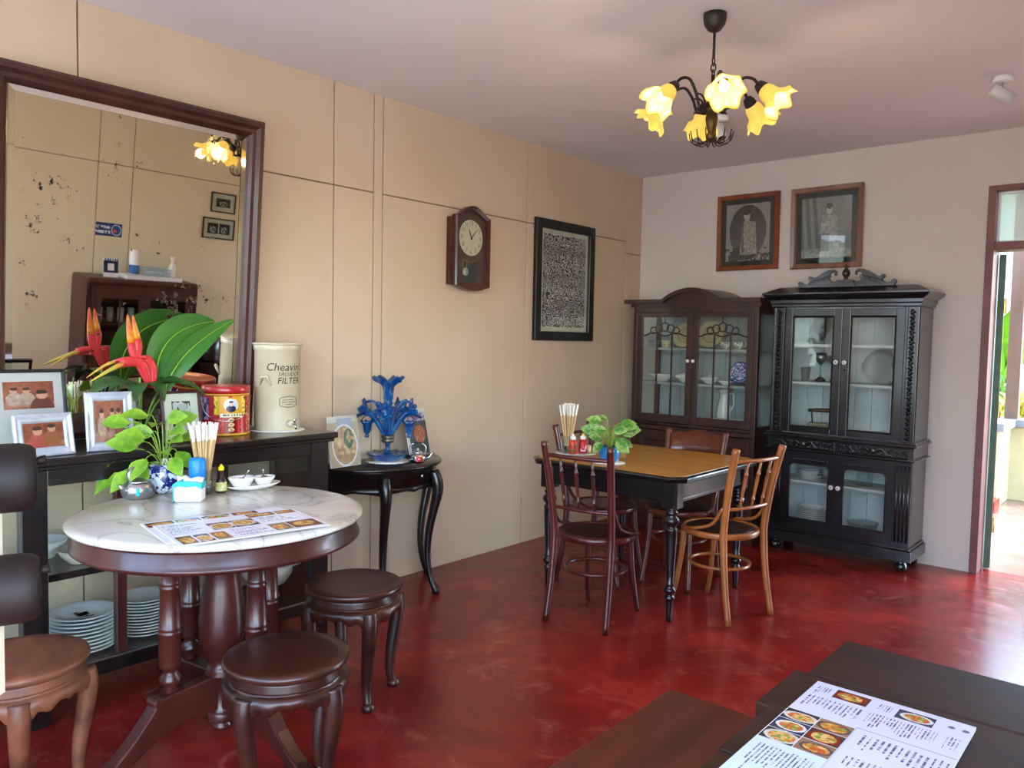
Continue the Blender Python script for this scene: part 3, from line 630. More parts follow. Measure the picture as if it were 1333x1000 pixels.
# ---------------------------------------------------------------- bentwood chairs (local +y is forward)
def make_chair(label, loc, rz, wood, seatm, back='spindles', group='bentwood chairs at the dining table', topz=.92):
    t = thing('bentwood_chair', label, 'chair', loc, rz, group)
    MB().lathe([(0, .447), (.185, .447), (.188, .452), (.15, .456), (0, .457)], 40).build('seat', seatm, t)
    MB().lathe([(.183, .425), (.200, .425), (.206, .432), (.207, .448), (.203, .457), (.190, .4575), (.183, .452), (.183, .425)], 48).build('seat_rim', wood, t)
    def post(s_): return smoothpts([(s_*.172, -.218, 0), (s_*.166, -.182, .2), (s_*.163, -.162, .40), (s_*.165, -.163, .5), (s_*.174, -.192, .7), (s_*.186, -.238, topz-.006), (s_*.1865, -.240, topz)], 4)
    def at(s_, z):
        P = post(s_)
        for a, b in zip(P, P[1:]):
            if a.z <= z <= b.z: return a.lerp(b, (z-a.z)/max(1e-6, b.z-a.z))
        return P[-1]
    for s_ in (-1, 1):
        P = post(s_); n = len(P)
        rs = [.0150+.0045*min(1, i/8) if i < n-2 else (.016 if i == n-2 else .009) for i in range(n)]
        MB().tube(P, rs, 12).build('back_post', wood, t)
        L_ = smoothpts([(s_*.150, .205, 0), (s_*.140, .178, .12), (s_*.130, .155, .28), (s_*.125, .142, .43)], 4)
        MB().tube(L_, [.0125+.004*i/(len(L_)-1) for i in range(len(L_))], 12).build('front_leg', wood, t)
        a = at(s_, .60)
        h_ = smoothpts([a+Vector((s_*.012, .012, 0)), (s_*.182, -.10, .51), (s_*.203, -.02, .475), (s_*.207, .05, .463), (s_*.203, .075, .450)], 5)
        MB().tube(h_, .0088, 8).build('hip_brace', wood, t)
    MB().tube([(.158*math.cos(q*PI/20), .158*math.sin(q*PI/20)-.004, .262) for q in range(40)], .0095, 8, closed=True).build('ring_stretcher', wood, t)
    if back == 'spindles':
        def rail(z, bow, r, nm):
            a, b = at(-1, z), at(1, z); m_ = (a+b)/2+Vector((0, -bow, 0))
            P = [a*(1-q)**2+m_*2*q*(1-q)+b*q*q for q in [i/10 for i in range(11)]]
            MB().tube(P, r, 10).build(nm, wood, t); return P
        top = rail(topz-.055, .05, .0105, 'top_rail'); low = rail(.595, .05, .0098, 'lower_rail')
        for k in (.25, .5, .75):
            a = low[int(k*10)].lerp(low[min(10, int(k*10)+1)], k*10-int(k*10)); b = top[int(k*10)].lerp(top[min(10, int(k*10)+1)], k*10-int(k*10))
            zs = [0, .12, .16, .17, .19, .2, .3, .6, .7, .71, .73, .74, .8, 1]; rr = [.006, .0075, .007, .0105, .0105, .007, .008, .0095, .0085, .0115, .0115, .008, .0072, .006]
            MB().tube([a.lerp(b, z) for z in zs], rr, 10).build('spindle', wood, t)
    else:
        z0, z1 = .665, topz-.012; vs_ = []; fs_ = []; N = 16
        for j in range(2):
            for i in range(N+1):
                q = i/N
                for z in ((z0, z1+.022*math.sin(PI*q)**.8-.012*math.sin(PI*q*2)**2)):
                    a, b = at(-1, min(z, topz-.01)), at(1, min(z, topz-.01)); p = a.lerp(b, q); bow = .045*math.sin(PI*q)
                    vs_.append((p.x, p.y-bow+(.005 if j else -.005), z))
        W_ = 2*(N+1)
        for i in range(N):
            a = 2*i; fs_ += [(a, a+2, a+3, a+1), (W_+a, W_+a+1, W_+a+3, W_+a+2), (a+1, a+3, W_+a+3, W_+a+1), (a, W_+a, W_+a+2, a+2)]
        fs_ += [(0, 1, W_+1, W_), (2*N, W_+2*N, W_+2*N+1, 2*N+1)]
        MB().add(vs_, fs_, True).build('back_panel', WOODM, t)
        a, b = at(-1, .60), at(1, .60); m_ = (a+b)/2+Vector((0, -.05, 0))
        MB().tube([a*(1-q)**2+m_*2*q*(1-q)+b*q*q for q in [i/10 for i in range(11)]], .0098, 10).build('lower_rail', wood, t)
    return t
make_chair('maroon spindle back bentwood chair with its back to the open floor', (1.237, 3.40, 0), math.radians(6.8), WOODC, SEATD)
make_chair('amber brown spindle back bentwood chair in front of the black cabinet', (1.656, 3.966, 0), math.radians(75.7), WOODO, SEATD, topz=.905)
make_chair('maroon spindle back bentwood chair between dining table and left wall', (.865, 4.01, 0), math.radians(-88), WOODC, WOODC)
make_chair('brown bentwood chair with solid panel back in front of brown cabinet', (1.235, 4.285, 0), math.radians(186), WOODM, SEATD, back='panel', topz=.885)
# ================================================================ brown china cabinet
t = thing('china_cabinet', 'dark brown glazed china cabinet with arched pediment in the corner', 'cabinet', (0, 0, 0))
x0, x1, yf, yb = .20, 1.225, 5.36, BY-.012; xc = (x0+x1)/2
MB().box(x0, x1, yf+.012, yb, 0, .07).build('plinth', BROWNC, t)
for a in (x0, x1-.035):
    MB().box(a, a+.035, yf, yf+.045, .07, 1.715).build('corner_stile', BROWNC, t, bevel=.003); MB().box(a, a+.035, yb-.04, yb, .07, 1.715).build('rear_stile', BROWNC, t)
    MB().box(a+.008, a+.027, yf+.045, yb-.04, .07, .845).build('lower_side', BROWNC, t); MB().box(a+.015, a+.018, yf+.045, yb-.04, .845, 1.66).build('side_glass', GLASS, t)
    MB().box(a+.002, a+.033, yf+.045, yb-.04, 1.66, 1.715).build('side_rail', BROWNC, t)
nb = 10
for i in range(nb):
    a = x0+.035+(x1-x0-.07)*i/nb; b = x0+.035+(x1-x0-.07)*(i+1)/nb
    MB().box(a+.0015, b-.0015, yb-.014, yb-.004, .8, 1.715).build('back_board', GREYIN, t)
MB().box(x0+.03, x1-.03, yb-.004, yb, .07, 1.715).build('back_sheet', BROWNC, t)
MB().box(x0+.02, x1-.02, yf+.02, yb, 1.70, 1.715).build('roof_board', BROWNC, t)
for z in (.805, 1.12, 1.385):
    MB().box(x0+.03, x1-.03, yf+.03, yb-.014, z, z+.016).build('shelf', GREYIN if z > 1 else BROWNC, t)
MB().box(x0+.035, x1-.035, yf+.002, yf+.03, 1.672, 1.715).build('frieze', BROWNC, t)
MB().box(x0-.006, x1+.006, yf-.01, yb, .77, .803).build('waist_rail', BROWNC, t, bevel=.006)
# cornice with arch
prof = []
def top_line(x, lift=0):
    q = (x-xc)/.235
    return 1.745+lift+(.082*max(0, math.cos(q*PI/2))**.75 if abs(q) < 1 else 0)
N = 60; xs = [x0-.06+(x1-x0+.09)*i/N for i in range(N+1)]
poly = [(x, top_line(x, .0)) for x in xs]
MB().prism([(x0-.02, 1.712)]+[(min(max(x, x0-.02), x1+.02), z-.004) for x, z in poly]+[(x1+.02, 1.712)], yf-.012, yb, lambda u, v, d: (u, d, v)).build('pediment', BROWNC, t)
MB().prism([(x, z-.004) for x, z in poly]+[(x, z+.026) for x, z in reversed(poly)], yf-.055, yb, lambda u, v, d: (u, d, v)).build('cornice', BROWNC, t)
def stained(u): return u
for s_ in (-1, 1):
    a, b = (x0+.037, xc-.002) if s_ < 0 else (xc+.002, x1-.037)
    d = MB().box(a, a+.045, yf-.002, yf+.022, .832, 1.670).box(b-.045, b, yf-.002, yf+.022, .832, 1.670).box(a+.045, b-.045, yf-.002, yf+.022, .832, .89).box(a+.045, b-.045, yf-.002, yf+.022, 1.635, 1.670).build('glazed_door', BROWNC, t, bevel=.002)
    g0, g1 = a+.045, b-.045; gw = g1-g0; gc = (g0+g1)/2
    MB().box(g0, g1, yf+.009, yf+.012, .89, 1.635).build('door_glass', GLASS, d)
    for q in (1/3, 2/3): MB().box(g0+gw*q-.005, g0+gw*q+.005, yf+.004, yf+.017, .89, 1.502).build('glazing_bar', BROWNC, d)
    # curved lead work at the head of the door
    MB().tube([(g0+gw*i/24, yf+.009, 1.505+.012*math.sin(i/24*PI*4+PI*1.5)) for i in range(25)], .0058, 6).build('curved_bar', BROWNC, d)
    for kx, kz, kr in ((-.098, 1.535, .026), (-.05, 1.55, .030), (0, 1.562, .032), (.05, 1.55, .030), (.098, 1.535, .026)):
        MB().tube([(gc+kx+kr*math.cos(i*PI/9), yf+.009, kz+kr*math.sin(i*PI/9)) for i in range(18)], .0048, 6, closed=True).build('loop_bar', BROWNC, d)
    MB().tube([(gc, yf+.009, 1.594), (gc, yf+.009, 1.636)], .0045, 6).build('loop_bar', BROWNC, d)
    kx = b-.02 if s_ < 0 else a+.02
    MB().lathe([(.006, 0), (.006, .01), (.013, .016), (.014, .022), (.009, .029), (0, .031)], 14, mat=Matrix.Rotation(PI/2, 3, 'X'), c=(kx, yf-.002, 1.308)).build('knob', WHITE, d)
    dl = MB().box(a, b, yf-.002, yf+.02, .08, .765).build('lower_door', BROWNC, t, bevel=.003)
    MB().rect_ring(a+.06, b-.06, .14, .70, [(0, 0), (0, .006), (.012, .006), (.02, 0)], yf-.002).build('door_moulding', BROWNC, dl)
# contents
def stand_plate(name, label, x, y, z, r, m, tilt=.2, fnp=None, group=None):
    t = thing(name, label, 'plate', (x, y, z), 0, group); t.rotation_euler = (-tilt, 0, 0)
    MB().lathe([(0, 0), (r*.55, 0), (r*.62, .004), (r, .016), (r, .019), (r*.62, .008), (r*.55, .005), (0, .005)], 40, mat=Matrix.Rotation(PI/2, 3, 'X'), c=(0, 0, r)).build('plate_body', m, t)
    if fnp:
        N_ = 26; vs_ = []; fs_ = []; cols = []
        for j in range(N_):
            for i in range(48):
                pass
        rings = [(i/N_) for i in range(N_+1)]
        for q in rings:
            for i in range(48):
                rr = r*.99*q; dy = -.0056 if q < .56 else (-.0056-(q-.56)*.031)
                vs_.append((rr*math.cos(i*PI/24), dy-.0006, r+rr*math.sin(i*PI/24)))
        for j in range(N_):
            for i in range(48):
                fs_.append((j*48+i, j*48+(i+1) % 48, (j+1)*48+(i+1) % 48, (j+1)*48+i)); cols += list(lin(fnp((j+.5)/N_, i/48)))*4
        me = bpy.data.meshes.new('glaze'); me.from_pydata(vs_, [], fs_); me.update(); at = me.color_attributes.new('ink', 'FLOAT_COLOR', 'CORNER'); at.data.foreach_set('color', cols)
        link('glaze', me, GLOSSPRINT, t)
    return t
def cream_glaze(q, a): 
    k = vnoise(q*9, a*30); c = (.80, .75, .58)
    if .55 < q < .6 or q > .96: c = (.62, .55, .36)
    if q < .5 and k > .62: c = (.7, .63, .42)
    return c
def blue_glaze(q, a):
    c = (.80, .83, .88); k = vnoise(q*14, a*44)
    if q > .88 or .62 < q < .7: c = (.12, .2, .5)
    elif q > .7: c = (.25, .36, .66) if k > .4 else c
    elif k > .48: c = (.16, .26, .58)
    return c
S1, S2, S0 = 1.402, 1.137, .822
stand_plate('display_plate', 'cream display plate upright beside the cabinet centre, left door', .51, 5.60, S1, .102, CREAMCH, .28, cream_glaze)
stand_plate('display_plate', 'large cream display plate upright behind the right door of brown cabinet', .73, 5.60, S1, .112, CREAMCH, .28, cream_glaze)
stand_plate('blue_plate', 'blue and white patterned plate upright on the brown cabinet middle shelf', .975, 5.62, S2, .088, mat('blue_ware', '#c2cbdd', .2, coat=.4), .25, blue_glaze)
MB2 = lambda: MB()
def cup(label, x, y, z, r, h, m, group=None):
    t = thing('tea_cup', label, 'cup', (x, y, z), -1.3, group)
    MB().lathe([(0, 0), (r*.5, 0), (r*.5, .005), (r*.8, h*.4), (r, h), (r-.003, h), (r*.75, h*.42), (0, .008)], 24).build('cup_body', m, t)
    MB().tube([(r*.8+.0, 0, h*.8), (r+.018, 0, h*.85), (r+.02, 0, h*.5), (r*.72, 0, h*.35)], .004, 8).build('handle', m, t)
    return t
DECO = mat('floral_china', '#d9d6c6', .2, col2='#5c5a50', scale=55, coat=.3, contrast=(.5, .62))
for i, (x, y, z) in enumerate(((.93, 5.47, S1), (1.03, 5.47, S1), (1.12, 5.47, S1), (1.0, 5.6, S1), (1.11, 5.6, S1))):
    cup('floral patterned tea cup on the brown cabinet top shelf', x, y, z, .045, .055, DECO, 'floral tea cups')
cup('cream cup on the top shelf behind the left cabinet door', .40, 5.52, S1, .04, .06, CREAMCH)
cup('greyish cup on the brown cabinet top shelf, nearest the left wall', .31, 5.50, S1, .04, .055, mat('greyish_cup', '#9aa09c', .2, coat=.4))
def low_tureen(label, x, y, z, s, group=None, lid=True):
    t = thing('covered_dish', label, 'dish', (x, y, z), 0, group)
    MB().lathe([(0, 0), (.05*s, 0), (.055*s, .01*s), (.09*s, .035*s), (.13*s, .06*s), (.132*s, .066*s), (.12*s, .066*s)], 28).build('dish_body', WHITE, t)
    if lid: MB().lathe([(.118*s, .066*s), (.1*s, .082*s), (.03*s, .1*s), (.01*s, .105*s), (.013*s, .115*s), (0, .12*s)], 28).build('lid', WHITE, t)
    else: MB().lathe([(.128*s, .067*s), (.09*s, .05*s), (0, .045*s)], 28).build('hollow', WHITE, t)
    for o in t.children: o.scale = (1, .8, 1)
    return t
low_tureen('open white oval dish on the brown cabinet middle shelf, nearest the left wall', .375, 5.52, S2, .85, lid=False)
low_tureen('white covered dish with knob on the brown cabinet middle shelf', .60, 5.50, S2, .75)
low_tureen('white covered dish just right of the cabinet centre stile', .785, 5.52, S2, .62)
low_tureen('shallow white open dish before the blue patterned plate', .945, 5.45, S2, .48, lid=False)
for x, n in ((.45, 3), (.93, 4)):
    me = plate_mesh(.14, .016)
    for i in range(n):
        o = bpy.data.objects.new('oval_platter', me); COL.objects.link(o); o.location = (x, 5.50, S0+i*.012); o.scale = (1.2, .8, 1)
        tag(o, 'white oval platter stacked on the brown cabinet floor, '+('left door' if x < .6 else 'right door'), 'platter', 'platters left' if x < .6 else 'platters right')
t = thing('china_jug', 'tall white china jug at the back of the brown cabinet', 'jug', (.84, 5.668, S0+.0))
MB().lathe([(0, 0), (.04, 0), (.045, .01), (.058, .07), (.05, .14), (.033, .2), (.036, .25), (.045, .275), (.041, .275), (.03, .2), (0, .19)], 28).build('jug_body', WHITE, t)
MB().tube([(.036, 0, .24), (.075, 0, .235), (.078, 0, .16), (.052, 0, .1)], .006, 8).build('handle', WHITE, t)
# ================================================================ black carved display cabinet
t = thing('display_cabinet', 'black carved display cabinet with scrolled crest and white knobs', 'cabinet', (0, 0, 0))
x0, x1, yf, yb = 1.32, 2.25, 5.40, BY-.012; xc = (x0+x1)/2
for a, y in ((x0+.05, yf+.05), (x1-.05, yf+.05), (x0+.05, yb-.05), (x1-.05, yb-.05)):
    MB().lathe([(0, 0), (.02, 0), (.036, .015), (.04, .035), (.034, .055), (.022, .068), (.028, .08), (0, .08)], 20, c=(a, y, 0)).build('bun_foot', BLACKC, t)
MB().box(x0-.022, x1+.022, yf-.022, yb, .078, .15).box(x0-.012, x1+.012, yf-.012, yb, .15, .165).build('plinth', BLACKC, t, bevel=.006)
for a in (x0, x1-.02):
    MB().box(a, a+.02, yf+.02, yb, .165, 1.70).build('side_panel', BLACKC, t, bevel=.002)
MB().box(x0+.02, x1-.02, yb-.012, yb, .165, 1.70).build('back_sheet', BLACKC, t)
n_b = 8
for i in range(n_b):
    a = x0+.02+(x1-x0-.04)*i/n_b; b = x0+.02+(x1-x0-.04)*(i+1)/n_b
    MB().box(a+.0012, b-.0012, yb-.02, yb-.012, .18, .72).build('back_board', PALEIN, t); MB().box(a+.0012, b-.0012, yb-.02, yb-.012, .85, 1.69).build('back_board', PALEIN, t)
for a, b, z in ((.165, .18, 0), (.84, .853, 0), (1.175, 1.192, 0), (1.435, 1.452, 0), (.492, .506, 0), (1.686, 1.70, 0), (.715, .725, 0)):
    MB().box(x0+.022, x1-.022, yf+.035, yb-.021, a, b).build('shelf', PALEIN, t)
for a in (x0+.02, x1-.023):
    MB().box(a, a+.003, yf+.03, yb-.02, .18, 1.69).build('lining', PALEIN, t)
# mouldings and drawers
MB().box(x0-.028, x1+.028, yf-.03, yb, .813, .828).box(x0-.02, x1+.02, yf-.022, yb, .828, .84).box(x0-.012, x1+.012, yf-.014, yb, .803, .813).build('waist_moulding', BLACKC, t, bevel=.004)
MB().box(x0-.024, x1+.024, yf-.028, yb, .722, .733).box(x0-.012, x1+.012, yf-.014, yb, .714, .722).build('lower_moulding', BLACKC, t, bevel=.004)
for a, b, c in ((x0-.008, x0+.024, yb), (x1-.024, x1+.008, yb), (xc-.012, xc+.012, yf+.02)): MB().box(a, b, yf-.012, c, .733, .803).build('drawer_rail', BLACKC, t)
for a, b in ((x0+.026, xc-.014), (xc+.014, x1-.026)):
    d = MB().box(a, b, yf-.008, yf+.25, .736, .800).build('drawer', BLACKC, t, bevel=.002)
    mb = MB(); w_ = b-a; m_ = (a+b)/2
    for s_ in (-1, 1):
        mb.tube([(m_+s_*(.02+.16*q), yf-.012, .768+.018*math.sin(q*9)) for q in [i/22 for i in range(23)]], [.0105-.006*i/22 for i in range(23)], 6)
        for k in range(9):
            cx_ = m_+s_*(.03+.02*k); mb.tube([(cx_, yf-.010, .768), (cx_+s_*.012, yf-.014, .768+(.02 if k % 2 else -.02)), (cx_+s_*.026, yf-.010, .768+(.016 if k % 2 else -.016))], [.003, .0085, .002], 6)
        for k in range(4): 
            c_ = (m_+s_*(.045+.042*k), .768+(.012 if k % 2 else -.012)); mb.tube([(c_[0]+.011*math.cos(i*PI/6), yf-.011, c_[1]+.011*math.sin(i*PI/6)) for i in range(12)], .0035, 5, closed=True)
    mb.lathe([(.02, 0), (.018, .005), (.01, .004), (.006, .008), (0, .009)], 16, mat=Matrix.Rotation(PI/2, 3, 'X'), c=(m_, yf-.008, .768))
    mb.build('drawer_carving', CARVE, d)
# lower pilasters with reeding, lower doors
def pil(a, b):
    o = MB().box(a, b, yf, yf+.03, .165, .714).build('pilaster', BLACKC, t); mb = MB(); n = 4
    for i in range(n):
        c_ = a+.016+(b-a-.032)*i/(n-1); mb.tube([(c_, yf-.001, .20), (c_, yf-.001, .69)], .0075, 8)
    mb.build('reeding', CARVE, o)
pil(x0, x0+.10); pil(x1-.10, x1)
for a, b in ((.165, .185), (.70, .714)): MB().box(x0+.1, x1-.1, yf+.002, yf+.03, a, b).build('rail', BLACKC, t)
def arch_door(a, b, z0, z1, nm, side, kz):
    st = .048; ga, gb, g0, g1 = a+st, b-st, z0+.062, z1-.07; r = .035
    inner = [(ga, g0), (gb, g0)]+[(gb-r+r*math.cos(q), g1-r+r*math.sin(q)) for q in [i*PI/2/6 for i in range(7)]]+[(ga+r+r*math.cos(q), g1-r+r*math.sin(q)) for q in [PI/2+i*PI/2/6 for i in range(7)]]
    # outer ring with the same count of points
    out = []
    for (u, v) in inner:
        U = a if u < (ga+gb)/2 else b; V = z0 if v < z0+.1 else z1
        out.append((U if (v < g1-r+.001 or abs(v-g0) < 1e-6) else (U if abs(u-(ga if u < (ga+gb)/2 else gb)) < r*.3 else u), V if (v > g1-r+r*.3 or v < z0+.1) else v))
    n = len(inner); vs_ = []; fs_ = []
    for dd in (yf-.003, yf+.02):
        vs_ += [(u, dd, v) for u, v in out]; vs_ += [(u, dd, v) for u, v in inner]
    for i in range(n):
        j = (i+1) % n
        fs_ += [(i, j, n+j, n+i), (2*n+i, 3*n+i, 3*n+j, 2*n+j), (n+i, n+j, 3*n+j, 3*n+i), (i, 2*n+i, 2*n+j, j)]
    d = MB().add(vs_, fs_).build(nm, BLACKC, t)
    MB().tube([(u, yf-.004, v) for u, v in inner], .0045, 6, closed=True).build('glass_bead', BLACKC, d)
    MB().prism([(u, v) for u, v in inner], yf+.007, yf+.010, lambda u, v, q: (u, q, v)).build('door_glass', GLASS, d)
    kx = b-.022 if side < 0 else a+.022
    MB().lathe([(.007, 0), (.007, .008), (.0155, .014), (.016, .02), (.01, .027), (0, .028)], 16, mat=Matrix.Rotation(PI/2, 3, 'X'), c=(kx, yf-.003, kz)).build('knob', WHITE, d)
    MB().lathe([(.005, 0), (.004, .003), (0, .003)], 10, mat=Matrix.Rotation(PI/2, 3, 'X'), c=(kx, yf-.031, kz)).build('knob_screw', BRONZE, d)
    mb = MB()
    for i in range(13):
        u = ga+.01+(gb-ga-.02)*i/12; mb.tube([(u-.008, yf-.004, z1-.045+.012*math.sin(i*1.6)), (u, yf-.009, z1-.035), (u+.008, yf-.004, z1-.045-.01*math.sin(i*1.6))], [.002, .005, .002], 6)
    mb.build('door_carving', CARVE, d)
    return d
arch_door(x0+.102, xc-.001, .187, .70, 'lower_door', -1, .495); arch_door(xc+.001, x1-.102, .187, .70, 'lower_door', 1, .495)
# upper stiles with carved strips, upper doors
for a, b in ((x0, x0+.078), (x1-.078, x1)):
    o = MB().box(a, b, yf+.002, yf+.03, .84, 1.70).box(a, a+.014, yf-.008, yf+.03, .84, 1.70).box(b-.014, b, yf-.008, yf+.03, .84, 1.70).build('carved_stile', BLACKC, t, bevel=.002)
    mb = MB(); c_ = (a+b)/2
    for i in range(26):
        z = .865+.032*i; s_ = 1 if i % 2 else -1
        mb.tube([(c_-s_*.012, yf+.001, z-.014), (c_+s_*.013, yf-.007, z), (c_-s_*.004, yf-.006, z+.016), (c_-s_*.013, yf+.001, z+.008)], [.004, .0075, .006, .003], 6)
        mb.lathe([(.007, 0), (.005, .005), (0, .007)], 8, mat=Matrix.Rotation(PI/2, 3, 'X'), c=(c_-s_*.009, yf+.002, z+.002))
    mb.build('stile_carving', CARVE, o)
for s_ in (-1, 1):
    a, b = (x0+.08, xc-.001) if s_ < 0 else (xc+.001, x1-.08); z0, z1 = .845, 1.692
    d = MB().box(a, a+.052, yf, yf+.024, z0, z1).box(b-.052, b, yf, yf+.024, z0, z1).box(a+.052, b-.052, yf, yf+.024, z0, z0+.038).box(a+.052, b-.052, yf, yf+.024, z1-.05, z1).build('upper_door', BLACKC, t, bevel=.003)
    MB().rect_ring(a+.05, b-.05, z0+.036, z1-.048, [(0, 0), (.006, .006), (.012, 0)], yf+.004).build('glass_bead', BLACKC, d)
    MB().box(a+.05, b-.05, yf+.012, yf+.015, z0+.036, z1-.048).build('door_glass', GLASS, d)
    kx = b-.026 if s_ < 0 else a+.026
    MB().lathe([(.007, 0), (.007, .008), (.0155, .014), (.016, .02), (.01, .027), (0, .028)], 16, mat=Matrix.Rotation(PI/2, 3, 'X'), c=(kx, yf, 1.335)).build('knob', WHITE, d)
    MB().lathe([(.005, 0), (.004, .003), (0, .003)], 10, mat=Matrix.Rotation(PI/2, 3, 'X'), c=(kx, yf-.028, 1.335)).build('knob_screw', BRONZE, d)
    if s_ > 0: MB().lathe([(.006, 0), (.006, .003), (0, .003)], 10, mat=Matrix.Rotation(PI/2, 3, 'X'), c=(kx, yf, 1.285)).build('key_hole', BRONZE, d)
# cornice: stepped moulding and hipped top
lay = [(0, 1.700), (.012, 1.706), (.012, 1.722), (.022, 1.73), (.022, 1.75), (.04, 1.763), (.058, 1.775), (.066, 1.788), (.066, 1.797), (.03, 1.815), (-.02, 1.838), (-.1, 1.852)]
vs_ = []; fs_ = []
for e_, z in lay: vs_ += [(x0-e_, yf-e_, z), (x1+e_, yf-e_, z), (x1+e_, yb, z), (x0-e_, yb, z)]
for j in range(len(lay)-1):
    for k in range(4): fs_.append((j*4+k, j*4+(k+1) % 4, (j+1)*4+(k+1) % 4, (j+1)*4+k))
fs_ += [(3, 2, 1, 0), tuple((len(lay)-1)*4+k for k in range(4))]
MB().add(vs_, fs_).build('cornice', BLACKC, t)
# swan-neck crest, one half traced and mirrored
half_ = [(.045, 0), (.045, .022), (.062, .034), (.088, .036), (.104, .050), (.106, .074), (.094, .092), (.076, .094), (.068, .086), (.074, .078), (.066, .072), (.056, .080), (.058, .098), (.078, .112), (.112, .110), (.150, .094), (.190, .068), (.214, .060), (.222, .070), (.236, .076), (.248, .068), (.246, .054), (.230, .046), (.236, .030), (.258, .022), (.280, .026), (.292, .040), (.310, .042), (.318, .030), (.310, .016), (.300, 0)]
for s_ in (-1, 1):
    c = MB().prism([(xc+s_*u, 1.835+v*1.05) for u, v in half_], yf+.02, yf+.045, lambda u, v, d: (u, d, v)).build('crest_scroll', BLACKC, t, bevel=.003)
    mb = MB()
    for k in range(5):
        p = (xc+s_*(.105+.03*k), 1.835+.078-.009*k); mb.tube([(p[0]+.013*math.cos(i*PI/6), yf+.0185, p[1]-.012+.01*math.sin(i*PI/6)) for i in range(10)], .0035, 5)
    mb.build('crest_carving', BLACKC, c)
MB().prism([(xc-.075, 1.835), (xc-.045, 1.872), (xc+.045, 1.872), (xc+.075, 1.835)], yf+.005, yf+.06, lambda u, v, d: (u, d, v)).box(xc-.052, xc+.052, yf-.002, yf+.066, 1.872, 1.88).build('finial_block', BLACKC, t)
MB().lathe([(.02, 1.88), (.013, 1.888), (.012, 1.896), (.024, 1.912), (.027, 1.928), (.02, 1.946), (.01, 1.954), (.014, 1.962), (.012, 1.972), (.005, 1.985), (0, 1.988)], 20, c=(xc, yf+.032, 0)).build('finial', mat('dark_finial', '#24140f', .35, coat=.3), t)
# contents
def goblet(label, x, y, z, h, r, cupm):
    t = thing('trophy_goblet', label, 'goblet', (x, y, z), 0, 'trophy goblets')
    MB().lathe([(0, 0), (r*.95, 0), (r*.95, .012), (r*.6, .022), (r*.5, .03), (0, .03)], 20).build('base', BRONZE, t)
    MB().lathe([(r*.3, .03), (.005, .05), (.004, h*.5), (.008, h*.54), (.005, h*.58), (r*.5, h*.64), (r, h*.78), (r*.95, h), (r*.9, h), (r*.9, h*.8), (0, h*.68)], 20).build('cup', cupm, t)
goblet('silver goblet trophy on the black cabinet middle shelf', 1.60, 5.56, 1.193, .20, .038, mat('dull_silver', '#8b8e90', .3, metal=1))
goblet('copper tinted goblet trophy beside the silver one', 1.705, 5.52, 1.193, .185, .034, mat('copper_cup', '#9c7a68', .25, metal=1))
t = thing('glass_pitcher', 'cut glass pitcher on the top shelf of the black cabinet', 'pitcher', (1.60, 5.56, 1.453))
MB().lathe([(0, 0), (.055, 0), (.06, .02), (.075, .07), (.072, .12), (.06, .17), (.066, .19), (.062, .19), (.056, .17), (.066, .12), (0, .02)], 28).build('pitcher_body', VGLASS, t)
MB().tube([(.06, 0, .165), (.11, 0, .16), (.11, 0, .09), (.073, 0, .06)], .006, 8).build('handle', VGLASS, t)
t = thing('glass_tumbler', 'small clear tumbler left of the goblets', 'glass', (1.50, 5.55, 1.193)); MB().lathe([(0, 0), (.028, 0), (.034, .1), (.031, .1), (.026, .008), (0, .008)], 20).build('tumbler', VGLASS, t)
t = thing('charcoal_iron', 'old charcoal iron with wooden handle in the black cabinet', 'iron', (1.64, 5.55, .854), .25)
MB().prism([(-.1, -.045), (.06, -.045), (.11, 0), (.06, .045), (-.1, .045)], 0, .055, lambda u, v, d: (u, v, d)).build('iron_body', mat('old_iron', '#5f5444', .5, metal=.7, col2='#857458', scale=30), t, bevel=.004)
for x in (-.075, .06): MB().tube([(x, 0, .055), (x*1.1, 0, .13)], .005, 8).build('bracket', BRONZE, t)
MB().tube([(-.105, 0, .138), (-.04, 0, .142), (.03, 0, .142), (.095, 0, .138)], [.011, .014, .014, .011], 12).build('wooden_handle', WOODR, t)
stand_plate('silver_tray', 'large round pale tray upright behind the right upper door', 1.96, 5.655, 1.193, .115, mat('pewter', '#868d8f', .4), .2)
t = thing('bud_vase', 'slim dark bud vase beside the round tray', 'vase', (2.085, 5.56, 1.193)); MB().lathe([(0, 0), (.03, 0), (.026, .01), (.008, .05), (.012, .09), (.028, .13), (.022, .17), (.026, .185), (0, .18)], 18).build('vase_body', mat('pewter_dark', '#4a4f50', .3, metal=.8), t)
t = thing('bird_figurine', 'tiny black bird figurine on the black cabinet shelf', 'figurine', (2.13, 5.47, 1.193), 2.6)
mb = MB().tube([(-.03, 0, .03), (-.012, 0, .022), (.008, 0, .024), (.018, 0, .036), (.024, 0, .044), (.034, 0, .042)], [.003, .009, .012, .009, .0075, .002], 10); mb.tube([(0, 0, 0), (0, 0, .02)], .004, 6).build('bird_body', BRONZE, t)
t = thing('glass_cloche', 'small glass dome over an ornament, right shelf of black cabinet', 'ornament', (2.17, 5.60, 1.193)); MB().lathe([(.034, 0), (.034, .1), (.024, .13), (0, .142)], 20).build('dome', VGLASS, t); MB().lathe([(0, 0), (.03, 0), (.03, .012), (.008, .02), (.014, .06), (0, .09)], 14).build('ornament_core', BRONZE, t)
t = thing('napkin_box', 'white box tilted on the black cabinet upper floor', 'box', (2.02, 5.53, .854), .3); MB().box(-.08, .08, -.05, .05, 0, .03).build('box_body', PAPER, t, bevel=.002)
plates(1.555, 5.56, .507, 4, .085, .014, 'white plate on the black cabinet lower shelf', 'plates on the lower shelf')
